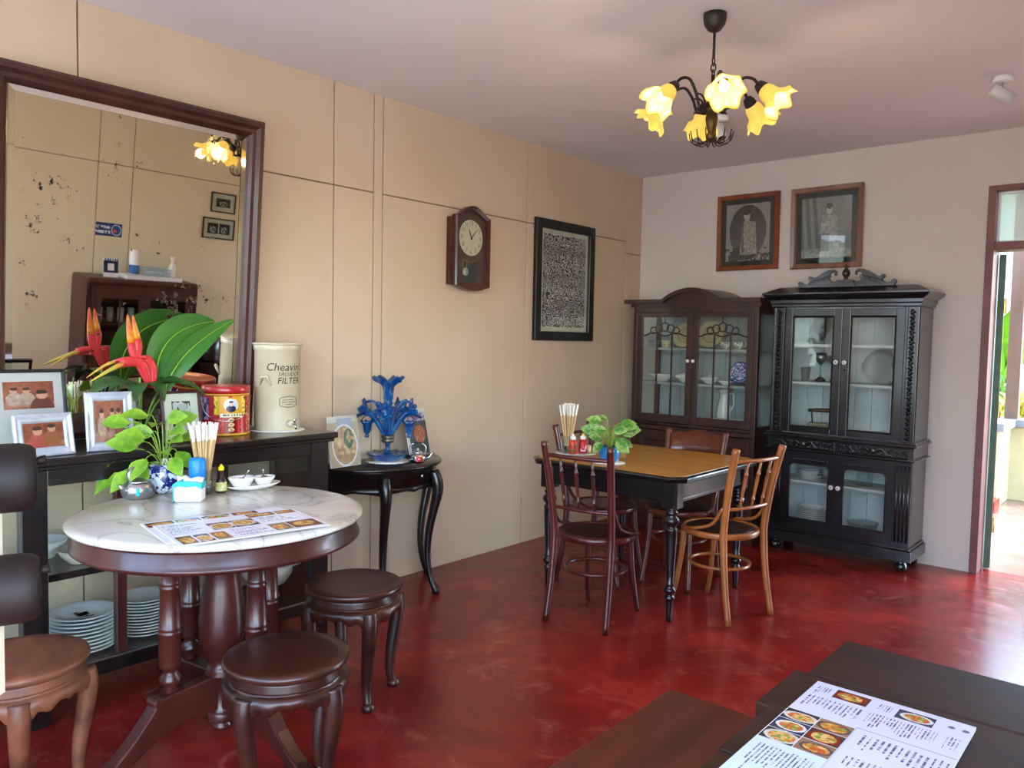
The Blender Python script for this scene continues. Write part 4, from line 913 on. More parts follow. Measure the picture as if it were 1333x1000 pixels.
plates(1.585, 5.56, .181, 9, .10, .0145, 'white plate in the tall stack at the black cabinet bottom', 'plates at the cabinet bottom')
t = thing('crystal_bowl', 'cut crystal bowl at the bottom of the black cabinet', 'bowl', (1.93, 5.53, .181)); MB().lathe([(0, 0), (.05, 0), (.09, .05), (.1, .085), (.095, .085), (.085, .052), (0, .012)], 28).build('bowl_body', VGLASS, t)
t = thing('glass_decanter', 'tall glass decanter on the black cabinet lower shelf', 'decanter', (1.92, 5.57, .507)); MB().lathe([(0, 0), (.05, 0), (.052, .09), (.02, .13), (.016, .18), (.024, .19), (0, .188)], 20).build('decanter_body', VGLASS, t)
# ================================================================ chandelier and spots
CH = (1.987, 3.061)
t = thing('chandelier', 'bronze chandelier with six lit yellow flower shaped glass shades', 'chandelier', (CH[0], CH[1], 0))
MB().lathe([(0, H-.078), (.01, H-.078), (.026, H-.07), (.042, H-.048), (.047, H-.024), (.047, H-.004), (0, H-.002)], 28).build('ceiling_cup', BRONZE, t)
MB().tube([(0, 0, H-.074), (0, 0, H-.185)], .006, 8).build('stem', BRONZE, t)
mb = MB()
for k in range(3):
    z = H-.195-.026*k; mb.tube([((.011 if k % 2 else 0)*math.cos(q*PI/6), (0 if k % 2 else .011)*math.cos(q*PI/6), z+.018*math.sin(q*PI/6)) for q in range(12)], .003, 6, closed=True)
mb.build('chain_link', BRONZE, t)
MB().tube([(0, 0, H-.25), (0, 0, H-.32)], .008, 8).build('stem', BRONZE, t)
ZB = 2.31
MB().lathe([(0, ZB-.03), (.012, ZB-.028), (.02, ZB-.01), (.022, ZB), (.014, ZB+.012), (.022, ZB+.04), (.026, ZB+.07), (.02, ZB+.095), (.014, ZB+.105), (.03, ZB+.115), (.034, ZB+.125), (.018, ZB+.14), (.012, ZB+.17), (.012, H-.31), (0, H-.3)], 20).build('body', BRASS, t)
SH = mat('yellow_shade_glass', '#e2b956', .35, emit='#ffd05a', es=.25, trans=.0)
BULB = mat('lit_bulb', '#fff2c4', .3, emit='#ffe7a0', es=4)
for k in range(6):
    sa_ = math.radians(280+60*k)
    cr_, cn_ = sight(*CH); d = cr_*math.cos(sa_)-cn_*math.sin(sa_)
    u = Vector((d.x, d.y, 0)); up_ = Vector((0, 0, 1))
    # arm: rises from the body and curls over
    arm = smoothpts([u*.012+up_*(ZB+.13), u*.06+up_*(ZB+.10), u*.085+up_*(ZB+.16), u*.12+up_*(ZB+.21), u*.165+up_*(ZB+.205), u*.195+up_*(ZB+.17)], 5)
    MB().tube(arm, .0062, 8).build('arm', BRONZE, t)
    MB().tube([u*(.07+.03*math.cos(q*.5))+up_*(ZB+.13+.03*math.sin(q*.5)) for q in range(2, 11)], .004, 6).build('curl', BRONZE, t)
    ax = (u*.72-up_*.70).normalized(); rot = ax.to_track_quat('Z', 'Y').to_matrix(); c0 = u*.195+up_*(ZB+.172)
    s = MB().lathe([(.0, -.012), (.018, -.01), (.024, .006), (.027, .022), (.025, .026), (0, .026)], 18, mat=rot, c=c0).build('socket_cup', BRONZE, t)
    def flut(r, z, a):
        q = max(0, (z-.05)/.075); return (r*(1+.075*q*math.sin(6*a+1)), z+.016*q*math.sin(6*a)+.004*q*math.sin(24*a))
    MB().lathe([(.022, .02), (.03, .028), (.036, .045), (.038, .06), (.041, .076), (.05, .094), (.064, .110), (.075, .119), (.074, .116), (.062, .106), (.048, .090), (.038, .074), (.034, .056), (.03, .036), (.02, .024)], 48, mat=rot, c=c0, wob=flut).build('glass_shade', SH, t)
    MB().lathe([(.010, .022), (.012, .04), (.019, .058), (.021, .072), (.016, .086), (0, .093)], 14, mat=rot, c=c0).build('bulb', BULB, t)
    l = bpy.data.lights.new('bulb_light', 'POINT'); l.energy = CHAND_W; l.color = (1, .72, .34); l.shadow_soft_size = .03
    lo = bpy.data.objects.new('bulb_light', l); COL.objects.link(lo); lo.parent = t; lo.location = c0+ax*.135
mb = MB()
for k in range(14):
    an = k*2*PI/14; q = Vector((math.cos(an), math.sin(an), 0)); P = [q*.01+up_*(ZB-.012), q*.03+up_*(ZB-.03), q*.06+up_*(ZB-.035), q*.082+up_*(ZB-.02), q*.09+up_*(ZB+.012)]
    mb.tube(smoothpts(P, 3), .0026, 5)
mb.build('wire_spray', BRONZE, t)
def spot(label, x, y, ax):
    t = thing('ceiling_spotlight', label, 'spotlight', (x, y, 0))
    MB().lathe([(0, H-.028), (.042, H-.028), (.048, H-.022), (.048, H-.001), (0, H-.001)], 24).build('mount', WHITEPL, t)
    MB().tube([(0, 0, H-.028), (0, 0, H-.065)], .006, 8).build('swivel', STEEL, t)
    rot = Vector(ax).normalized().to_track_quat('Z', 'Y').to_matrix()
    MB().lathe([(0, -.06), (.026, -.06), (.031, -.052), (.031, .06), (.028, .06), (.027, .03), (0, .03)], 24, mat=rot, c=(0, 0, H-.09)).build('lamp_head', mat('pale_grey_metal', '#c9cbc6', .35), t)
    MB().lathe([(.0, .045), (.027, .045), (.027, .05), (0, .05)], 20, mat=rot, c=(0, 0, H-.09)).build('lens', mat('dark_lens', '#141414', .2), t)
sp = F(1306, 100, H); spot('white ceiling spotlight beside the back doorway', sp.x, sp.y, rgt*.8-Vector((0, 0, 1))*.5+near*.2)
s2 = F(938, 152, H); spot('white ceiling spotlight just beyond the chandelier', s2.x, s2.y, Vector((.4, -.3, -.8)))
# ================================================================ leaves
def leaf_mesh(name, w_=.055, l_=.085, m=None, heart=True, n=6):
    vs_ = []; fs_ = []
    for j in range(n+1):
        q = j/n; wd = w_/2*(math.sin(PI*min(1, q*1.02+.02))**.7)*(1.25-.6*q) if heart else w_/2*math.sin(PI*q)**.8
        if j == n: wd = 0
        x_ = q*l_; z_ = -.25*l_*q*q
        for s_ in (-1, 0, 1): vs_.append((x_-(.008 if (heart and j == 0 and s_) else 0), s_*wd, z_+abs(s_)*wd*.28))
    for j in range(n):
        for k in range(2): a = j*3+k; fs_.append((a, a+1, a+4, a+3))
    me = bpy.data.meshes.new(name); me.from_pydata(vs_, [], fs_); me.polygons.foreach_set('use_smooth', [True]*len(fs_)); me.update(); me.materials.append(m); return me
def put_leaf(me, parent, p, d, roll=0, s=1, name='leaf', face=None):
    o = bpy.data.objects.new(name, me); COL.objects.link(o); o.parent = parent; o.location = p
    x = Vector(d).normalized(); z = Vector((0, 0, 1)); z = face if face else z; y = z.cross(x); y = y.normalized() if y.length > .05 else Vector((0, 1, 0)); z = x.cross(y)
    o.rotation_euler = (Matrix((x, y, z)).transposed() @ Matrix.Rotation(roll, 3, 'X')).to_euler(); o.scale = (s, s, s); return o
def pothos(parent, cz, spread, specs, me, stem_m=STEMG):
    mb = MB(); sr, sn = sight(parent.location.x, parent.location.y); fc = sn*.8+Vector((0, 0, .6))
    for (an, out, up2, s) in specs:
        d = Vector((math.cos(an), math.sin(an), 0)); tip = d*out*spread+Vector((0, 0, cz+up2))
        mb.tube(bez((d.x*.01, d.y*.01, cz-.01), d*.3*out*spread+Vector((0, 0, cz+max(.03, up2*.8+.03))), d*.7*out*spread+Vector((0, 0, cz+up2+.03)), tip, 6), .0018, 5)
        put_leaf(me, parent, tip, d*1.0+Vector((0, 0, .25 if up2 > .05 else -.6)), random.uniform(-.6, .6), s, face=fc)
    mb.build('stems', stem_m, parent)
# ================================================================ things on the round table
def zt(px, py, z): return F(px, py, z)
Z = TZ+.0005
p = zt(180, 648, Z); t = thing('aluminium_teapot', 'small aluminium teapot with upright handle on the marble table', 'teapot', p, YAW-.35)
MB().lathe([(0, 0), (.045, 0), (.056, .01), (.062, .03), (.06, .045), (.05, .058), (.046, .062), (.04, .06), (0, .058)], 32).build('pot_body', ALU, t)
lid = MB().lathe([(.046, .062), (.04, .068), (.02, .077), (0, .08)], 28).build('lid', ALU, t); MB().lathe([(.006, .078), (.01, .088), (0, .094)], 12).build('lid_knob', ALU, lid)
MB().tube([(0, -.045, .058), (0, -.045, .1), (0, -.03, .118), (0, .03, .118), (0, .045, .1), (0, .045, .058)], .0055, 8, flat=1.6).build('handle', ALU, t)
MB().tube([(0, -.055, .03), (0, -.075, .045), (0, -.088, .062)], [.012, .009, .006], 10).build('spout', ALU, t)
MB().box(.03, .052, -.048, -.044, .02, .045).build('blue_tag', CYAN, t)
p = zt(214, 640, Z); t = thing('patterned_plant_pot', 'blue and white pot with trailing pothos on the marble table', 'potted plant', p)
PATB = mat('blue_white_glaze', '#14246b', .2, col2='#dfe4ec', scale=38, coat=.4, contrast=(.49, .55), detail=2)
MB().lathe([(0, 0), (.044, 0), (.056, .012), (.063, .04), (.062, .08), (.053, .102), (.056, .112), (.05, .112), (.046, .1), (0, .095)], 32).build('pot', PATB, t)
LM = leaf_mesh('leaf', .062, .088, LEAF)
sa0 = math.atan2(sight(p.x, p.y)[0].y, sight(p.x, p.y)[0].x)
PS = [(PI, 1.0, .16, 1.1), (PI+.1, 1.15, .05, 1.15), (PI+.2, 1.3, -.03, 1.2), (PI+.5, 1.0, -.02, 1.15), (PI+.9, .8, -.01, 1.1), (PI+.3, .8, .08, 1.2), (PI+.6, .7, .11, 1.15), (PI*1.5, .55, .06, 1.15), (PI*1.6, .6, .1, 1.05), (PI*1.6, .75, .03, 1.0), (-.9, .6, .05, 1.0), (-.6, .5, .1, .95), (0, .3, .17, 1.0), (PI*1.4, .3, .16, 1.1), (PI*1.7, .25, .18, 1.0), (PI*1.1, .5, .19, 1.1), (PI*.9, .7, .14, 1), (PI*1.3, .9, .03, 1.1), (PI+.05, .35, .12, 1), (-1.1, .4, .13, 1)]
pothos(t, .11, .13, [(sa0+a_, o_, u_, s_) for a_, o_, u_, s_ in PS], LM)
mb = MB()
for k in range(9):
    an = -1.2+random.uniform(-.6, .6)+YAW; d = Vector((math.cos(an), math.sin(an), 0)); e_ = Vector((math.cos(an+.8), math.sin(an+.8), 0)); r_ = random.uniform(.03, .05)
    mb.tube(bez(d*.015+Vector((0, 0, .09)), d*.03+Vector((0, 0, .15)), e_*r_+Vector((0, 0, .15)), e_*.03+Vector((0, 0, .09)), 6), .0013, 4)
mb.build('aerial_roots', mat('pale_root', '#cfcaa2', .6), t)
p = zt(247, 652, Z); TP = p.copy(); tsr, tsn = sight(p.x, p.y); t = thing('tissue_pack', 'turquoise and white packet of tissues on the marble table', 'tissue pack', p, YAW+.12)
MB().box(-.05, .05, -.032, .032, 0, .062).build('pack', PAPER, t, bevel=.008)
MB().prism([(-.051, .052), (-.03, .06), (0, .056), (.03, .061), (.051, .05), (.051, .068), (.03, .075), (-.03, .078), (-.051, .068)], -.034, .034, lambda u, v, d: (u, d, v)).box(-.0515, -.049, -.034, .034, 0, .055).build('film_print', CYAN, t)
MB().prism([(-.02, .073), (.045, .07), (.05, .085), (.03, .09), (.0, .083), (-.015, .092)], -.01, .015, lambda u, v, d: (u, d, v)).build('pulled_tissue', PAPER, t)
def holder(label, p, m, r, h, nst, cat, lens, group, spread=.018, capm=None):
    t = thing('chopstick_holder', label, cat, p)
    MB().lathe([(0, 0), (r*.9, 0), (r*.95, h*.3), (r, h), (r-.003, h), (r*.92, h*.3), (r*.85, .004), (0, .004)], 24).build('cup', m, t)
    return t
def sticks(p, base_r, top_r, z0, ln, n, label, group):
    mb = MB().tube([(0, 0, 0), (0, 0, ln)], [.0034, .0046], 6); o = mb.build('chopsticks', WRAP); me = o.data
    me.materials.append(WOODSTICK)
    mb2 = MB().box(-.0055, .0055, -.002, .002, ln*.74, ln).box(-.005, .005, -.0022, .0022, 0, ln*.74); o2 = mb2.build('sleeve', WRAP); mes = o2.data; mes.materials.append(WOODSTICK); mes.polygons.foreach_set('material_index', [0]*6+[1]*6)
    bpy.data.objects.remove(o); bpy.data.objects.remove(o2)
    for i in range(n):
        an = i*2.39996; q = math.sqrt((i+.5)/n)
        a = Vector((base_r*q*math.cos(an), base_r*q*math.sin(an), 0)); b = Vector((top_r*q*math.cos(an), top_r*q*math.sin(an), ln+random.uniform(-.012, .012)))
        o = bpy.data.objects.new('wrapped_chopsticks', mes); COL.objects.link(o); o.location = Vector(p)+a+Vector((0, 0, z0+random.uniform(0, .01))); o.rotation_mode = 'QUATERNION'
        o.rotation_quaternion = (b-a).to_track_quat('Z', 'Y') @ Matrix.Rotation(random.random()*3, 4, 'Z').to_quaternion(); tag(o, label, 'chopsticks', group)
p = TP+tsr*.052-tsn*.122; holder('clear cup of paper wrapped chopsticks behind the blue lidded jar', p, VGLASS, .034, .095, 0, 'cup', 0, None)
sticks(p, .016, .062, .03, .245, 24, 'paper wrapped chopsticks standing in the cup on the marble table', 'chopsticks on the marble table')
p = TP+tsr*.028-tsn*.066; t = thing('toothpick_jar', 'bright blue lidded toothpick jar in front of the chopsticks', 'jar', p)
MB().lathe([(0, 0), (.022, 0), (.024, .005), (.028, .07), (.024, .075), (0, .075)], 24).build('jar_body', VGLASS, t); MB().lathe([(.0, .068), (.028, .068), (.0305, .074), (.0315, .1), (.0305, .142), (.025, .15), (0, .151)], 24).build('jar_lid', BLUEPL, t)
p = TP-tsr*.026-tsn*.056; t = thing('paper_cup', 'small white ribbed paper cup behind the tissue pack', 'cup', p)
MB().lathe([(0, 0), (.012, 0), (.019, .085), (.0175, .085), (.013, .003), (0, .003)], 20).build('cup_body', PAPER, t)
p = zt(288, 641, Z); t = thing('sauce_bottle', 'small fish sauce bottle with a yellow cap and label', 'bottle', p)
MB().lathe([(0, 0), (.019, 0), (.021, .004), (.021, .042), (.014, .058), (.009, .066), (.009, .094), (0, .094)], 20).build('bottle_body', mat('brown_sauce_glass', '#2c150e', .15, coat=.5), t)
MB().lathe([(.0215, .008), (.0217, .01), (.0217, .04), (.0215, .042)], 20).build('bottle_label', mat('yellow_label', '#a7a52c', .5, col2='#d7d4b0', scale=40), t)
MB().lathe([(.0095, .088), (.0115, .09), (.0115, .1), (.006, .106), (.004, .112), (0, .112)], 14).build('bottle_cap', YELLOW, t)
# two sauce boats on an oval dish
pd = zt(330, 636, Z); t = thing('oval_dish', 'white oval dish carrying two sauce bowls on the marble table', 'dish', pd, YAW+.75)
MB().lathe([(0, 0), (.06, 0), (.07, .004), (.1, .018), (.1, .021), (.068, .008), (0, .006)], 36).build('dish_body', WHITE, t).scale = (1.15, .55, 1)
for k, (o_, s_, lb) in enumerate(((-.05, 1.0, 'white boat shaped sauce bowl with spoon, nearer the sauce bottle'), (.045, .85, 'white boat shaped sauce bowl at the far end of the oval dish'))):
    q = pd+Vector((math.cos(YAW+.75), math.sin(YAW+.75), 0))*o_+Vector((0, 0, .009)); t = thing('sauce_bowl', lb, 'bowl', q, YAW+.75)
    b = MB().lathe([(0, 0), (.026, 0), (.032, .01), (.046, .034), (.05, .044), (.046, .044), (.03, .014), (0, .008)], 28).build('bowl_body', WHITE, t); b.scale = (1.1*s_, .85*s_, s_)
    MB().lathe([(0, .03), (.038*s_, .031)], 20).build('relish', mat('relish', '#6d6a60', .4, col2='#9a8f77', scale=60), t).scale = (1.05, .8, 1)
    sp_ = thing('teaspoon', 'steel teaspoon standing in the sauce bowl '+('by the bottle' if k == 0 else 'at the dish end'), 'spoon', q+Vector((0, 0, .034)), YAW+2.4-.6*k)
    MB().tube([(0, 0, 0), (-.02, 0, .012), (-.06*s_, 0, .045*s_)], [.0035, .002, .0035], 8, flat=.5).build('spoon_handle', STEEL, sp_)
    MB().lathe([(0, -.003), (.008, -.001), (.012, .003), (.008, .0), (0, -.002)], 14).build('spoon_bowl', STEEL, sp_).scale = (1.5, 1, 1)
# menus
def food(u, v, seed):
    k = int(seed) % 4; bgc = [(.20, .21, .30), (.32, .16, .12), (.16, .17, .2), (.55, .42, .32)][k]; c = bgc
    ox, oy = .5+.14*(hash2(seed, 1)-.5), .5+.16*(hash2(seed, 2)-.5)
    if hash2(seed, 5) > .55: c = mix(bgc, (.62, .5, .36), vnoise(u*9+seed, v*7)*.8)
    if ell(u, v, ox, oy, .44+.1*hash2(seed, 3), .36+.12*hash2(seed, 4)): c = [(.85, .83, .8), (.55, .14, .1), (.8, .78, .74), (.35, .3, .28)][k]
    if ell(u, v, ox, oy, .34+.08*hash2(seed, 3), .28+.1*hash2(seed, 4)): 
        n_ = vnoise(u*7+seed*3.1, v*6+seed); pal = [(.80, .52, .18), (.72, .28, .12), (.45, .55, .18), (.86, .68, .4)]
        c = mix(pal[(k+int(n_*4)) % 4], (.9, .75, .45), vnoise(u*15, v*15)*.4)
    return c
def menu_fn(blocks, texts, bgc=(.90, .90, .95)):
    def fn(u, v):
        for i, (a, b, c, d) in enumerate(blocks):
            if a < u < b and c < v < d: return food((u-a)/(b-a), (v-c)/(d-c), i+1+a*3)
        for (a, b, c, d, pitch) in texts:
            if a < u < b and c < v < d:
                q = (v-c)/pitch; ln = a+(b-a)*(.55+.45*hash2(int(q), a*9)); 
                if (q % 1) > .6 and u < ln and hash2(int(u*190), int(q)+7) > .35: return (.52, .52, .6)
        return bgc
    return fn
def menu(label, corner, ex, ey, w_, h_, z, fnm, nx, ny, cat='menu'):
    t = thing('menu_sheet', label, cat, corner); t.rotation_euler = (0, 0, math.atan2(ex.y, ex.x))
    MB().box(0, w_, 0, h_, 0, .0022).build('sheet', PAPER, t)
    picture('menu_print', w_*.995, h_*.995, nx, ny, fnm, t, (w_/2, h_/2, .0027), (-PI/2, 0, 0), GLOSSPRINT)
    return t
A = zt(236, 714, TZ+.002); Bp = zt(428, 686, TZ+.002); ex = (Bp-A).normalized()
fn1 = menu_fn([(.02, .12, .04, .36), (.13, .23, .04, .36), (.24, .34, .04, .36), (.30, .45, .45, .78), (.45, .62, .45, .78), (.64, .77, .08, .40), (.77, .98, .08, .40), (.62, .82, .80, .97), (.83, .98, .80, .97)], [(.03, .28, .45, .9, .055), (.38, .62, .06, .38, .055), (.66, .97, .46, .74, .055)])
menu('printed menu on the marble table lying on top of another', A+Vector((0, 0, .004)), ex, None, .47, .30, 0, fn1, 150, 66)
fn2 = menu_fn([(.02, .2, .75, .97), (.22, .38, .75, .97), (.40, .6, .75, .97), (.62, .8, .75, .97)], [(.05, .9, .1, .7, .05)])
menu('printed menu half covered by the upper menu on the marble table', Vector((A.x, A.y, TZ+.0008))-ex*.02+Vector((-ex.y, ex.x, 0))*.075, ex, None, .47, .30, 0, fn2, 120, 60)
# ================================================================ things on the console
CZ_ = CZ+.0005
def sepia(seed, people):
    def fn(u, v):
        c = mix((.42, .16, .12), (.68, .40, .27), .6*vnoise(u*5+seed, v*4+seed*2)+.4*vnoise(u*17+seed, v*13))
        if v < .25: c = mix((.5, .25, .2), (.72, .5, .42), vnoise(u*8+seed, v*6))
        for (cx_, cy_, s_, col) in people:
            if ell(u, v, cx_, cy_-.22*s_, .16*s_, .24*s_): c = mix(col, (.45, .25, .2), vnoise(u*22, v*22)*.4)
            if ell(u, v, cx_, cy_+.07*s_, .07*s_, .10*s_): c = (.78, .56, .46)
            if ell(u, v, cx_, cy_+.145*s_, .075*s_, .055*s_): c = (.22, .09, .08)
        return c
    return fn
SILV = mat('silver_frame', '#9a9da6', .35, col2='#b4b7bf', scale=20, metal=.2)
sp_ = [(0, 0), (0, .012), (.006, .016), (.016, .011), (.026, .013), (.034, .006), (.034, 0)]
def stand_frame(name, label, p, rz, w_, h_, prof, fm, border, bcol, fnp, nx, ny, tilt=-.2, glass=True):
    t = framed(name, label, 'photo frame', p, rz, w_, h_, prof, fm, border, bcol, fnp, nx, ny, tilt=tilt, glass=glass)
    MB().add([(-.02, .001, h_*.7), (.02, .001, h_*.7), (.03, h_*.25, .0+h_*.05), (-.03, h_*.25, h_*.05)], [(0, 1, 2, 3)]).build('easel_back', BLKF, t)
    return t
def big_print(u, v):
    if .10 < u < .42 and .12 < v < .58: return sepia(3, [(.3, .5, 1.1, (.75, .68, .62)), (.6, .45, 1.0, (.7, .62, .56)), (.85, .55, 1, (.35, .12, .12))])((u-.10)/.32, (v-.12)/.46)
    if .52 < u < .93 and .52 < v < .88: return sepia(5, [(.2, .6, 1.0, (.75, .66, .6)), (.45, .6, 1.0, (.72, .62, .55)), (.75, .4, 1.5, (.4, .15, .12))])((u-.52)/.41, (v-.52)/.36)
    if .02 < u < .3 and .64 < v < .92: return sepia(9, [(.4, .5, 1.2, (.6, .4, .35))])((u-.02)/.28, (v-.64)/.28)
    return (.74, .71, .70)
stand_frame('large_photo_frame', 'large black frame with pale mount and several old family photos', (.29, .965, CZ_), PI/2, .44, .31, [(0, 0), (0, .016), (.008, .018), (.012, .012), (.012, 0)], BLKF, .002, MATW, big_print, 110, 78, tilt=-.16)
stand_frame('photo_frame', 'silver landscape photo frame on the console in front of the large frame', (.43, 1.055, CZ_), PI/2+.12, .205, .155, sp_, SILV, 0, MATW, sepia(1, [(.35, .55, 1.6, (.72, .28, .26)), (.7, .65, 1.4, (.62, .36, .2))]), 60, 44)
stand_frame('photo_frame', 'silver portrait photo frame on the console beside the flower vase', (.425, 1.285, CZ_), PI/2-.16, .168, .225, sp_, SILV, 0, MATW, sepia(2, [(.25, .6, 1.0, (.75, .62, .5)), (.6, .62, 1.0, (.7, .5, .42)), (.82, .6, 1.1, (.65, .3, .26))]), 50, 66)
def bwphoto(u, v):
    c = mix((.12, .12, .12), (.75, .74, .72), 1 if vnoise(u*9, v*9) > .5 else 0)
    if .4 < u < .8 and .5 < v < .9: c = (.68, .67, .65)
    return c
stand_frame('photo_frame', 'dark wood frame with a black and white photo beside the red tin', (.37, 1.60, CZ_), PI/2-.1, .165, .215, [(0, 0), (0, .012), (.010, .014), (.012, .008), (.012, 0)], MIRRW, .034, MATW, bwphoto, 36, 44)
# flower vase
vp = Vector((.235, 1.475, CZ_)); t = thing('glass_vase', 'square clear glass vase of water on the console', 'vase', vp, .3)
MB().box(-.055, .055, -.055, .055, 0, .016).build('vase_base', VGLASS, t)
for (a, b, c, d) in ((-.055, .055, -.055, -.050), (-.055, .055, .050, .055), (-.055, -.050, -.050, .050), (.050, .055, -.050, .050)): MB().box(a, b, c, d, .016, .21).build('vase_wall', VGLASS, t)
def blade(mb, base, ctrl1, ctrl2, tip, wd, droop=.2, n=14, side=None, wfn=None):
    P = bez(base, ctrl1, ctrl2, tip, n); o = len(mb.v); vs_ = []; fs_ = []
    for i, p in enumerate(P):
        q = i/n; a = P[max(0, i-1)]; b = P[min(n, i+1)]; T = (b-a).normalized(); S = T.cross(side or Vector((1, 0, 0))).normalized()
        w2 = wd*(math.sin(PI*min(1, .04+q*.96))**.75 if wfn is None else wfn(q)); N_ = S.cross(T)
        for s_ in (-1, -.5, 0, .5, 1): vs_.append(p+S*w2*s_+N_*abs(s_)*w2*droop)
    for i in range(n):
        for k in range(4): a = i*5+k; fs_.append((a, a+1, a+6, a+5))
    mb.add(vs_, fs_, True); return P
t = thing('heliconia_bouquet', 'red heliconia flower with large green leaves in the glass vase', 'flowers', vp)
b0 = Vector((0, 0, .02))
ly = lambda y, z, x=.0: Vector((x, y-vp.y, z-vp.z))
mb = MB(); P = blade(mb, ly(1.55, 1.2, .02), ly(1.52, 1.40), ly(1.66, 1.49), ly(1.83, 1.50, -.02), .075, .25, side=Vector((.9, 0, .1))); o = mb.build('leaf', BIGLEAF, t); MB().tube(P, [.004-.003*i/14 for i in range(15)], 6).build('leaf_midrib', STEMG, o)
mb = MB(); P = blade(mb, ly(1.57, 1.19, .03), ly(1.60, 1.32, .04), ly(1.70, 1.42, .05), ly(1.90, 1.515, .03), .05, .3, side=Vector((.9, .1, .2))); o = mb.build('leaf', BIGLEAF, t); MB().tube(P, [.0035-.0025*i/14 for i in range(15)], 6).build('leaf_midrib', STEMG, o)
for (dy, z, x, wd) in ((-.15, 1.22, .09, .05), (-.20, 1.19, .03, .05), (.16, 1.21, .12, .045), (.22, 1.17, .16, .035), (-.07, 1.17, .13, .045), (.05, 1.16, .13, .04)):
    mb = MB(); blade(mb, ly(1.475, 1.19, .0), ly(1.475+dy*.3, 1.25, x*.4), ly(1.475+dy*.7, 1.27, x*.8), ly(1.475+dy, z, x), wd, .2, n=8, side=Vector((.3, 0, 1))); mb.build('leaf', LEAFD, t)
for (y, x, z) in ((1.44, .03, 1.24), (1.50, -.02, 1.22), (1.55, .02, 1.2), (1.57, .03, 1.19), (1.47, .03, 1.26)):
    MB().tube([(random.uniform(-.03, .03), random.uniform(-.03, .03), .02), (x*.5, (y-vp.y)*.6, .14), (x, y-vp.y, z-vp.z)], .0045, 6).build('stem', STEMG, t)
def bract(pts, wd, m, tipm=None):
    P = smoothpts(pts, 4); n = len(P); rs = [wd*(math.sin(PI*min(1, .18+.82*i/(n-1)))**.8)+.0012 for i in range(n)]
    k = int(n*.62); o = MB().tube(P[:k+1], rs[:k+1], 10, flat=.55).build('bract', m, t)
    MB().tube(P[k:], rs[k:], 10, flat=.55).build('bract_tip', tipm or BRACTY, o)
X = .05
GT = mat('green_yellow_tip', '#a7a33a', .45, col2='#c9772f', scale=12)
bract([ly(1.50, 1.225, X), ly(1.45, 1.33, X), ly(1.432, 1.37, X), ly(1.420, 1.44, X), ly(1.412, 1.518, X)], .017, BRACT)
bract([ly(1.48, 1.27, X), ly(1.452, 1.345, X), ly(1.455, 1.39, X), ly(1.443, 1.45, X), ly(1.433, 1.515, X)], .016, BRACT)
bract([ly(1.50, 1.225, X), ly(1.47, 1.31, X+.01), ly(1.41, 1.325, X+.015), ly(1.34, 1.30, X+.03), ly(1.245, 1.25, X+.05)], .019, BRACT, GT)
bract([ly(1.47, 1.31, X), ly(1.44, 1.33, X+.005), ly(1.40, 1.335, X-.01), ly(1.33, 1.31, X-.02), ly(1.26, 1.262, X-.02)], .014, BRACT, GT)
bract([ly(1.51, 1.215, X), ly(1.515, 1.29, X), ly(1.495, 1.33, X), ly(1.475, 1.345, X), ly(1.46, 1.34, X)], .018, BRACT, BRACT)
# red tin ------------------------------------------------------------
TI = Vector((.225, 1.875, CZ_)); t = thing('biscuit_tin', 'red round tin with gold panels, portrait print and wire handle', 'tin', TI, math.atan2(CAM.y-1.875, CAM.x-.225)+PI/2)
r_, h_ = .102, .222
REDT = mat('red_tin', '#a01a1d', .3, col2='#b5262a', scale=6, coat=.3); GOLDP = mat('gold_print', '#c08a1e', .4, col2='#d3a63a', scale=30)
MB().lathe([(0, 0), (r_, 0), (r_+.002, .004), (r_, .01), (r_, h_-.03), (0, h_-.03)], 56).build('tin_body', REDT, t)
MB().lathe([(r_+.002, h_-.034), (r_+.003, h_-.02), (r_+.003, h_-.002), (r_, h_), (r_-.006, h_-.003), (0, h_-.004)], 56).build('tin_lid', REDT, t)
MB().lathe([(r_+.001, h_-.042), (r_+.0025, h_-.038), (r_+.001, h_-.034)], 56).build('gold_band', GOLDP, t)
MB().lathe([(r_+.002, .001), (r_+.003, .006), (r_+.001, .012)], 56).build('gold_band', GOLDP, t)
def wrap(rr): return lambda x, z: (rr*math.sin(x/rr), -rr*math.cos(x/rr), z)
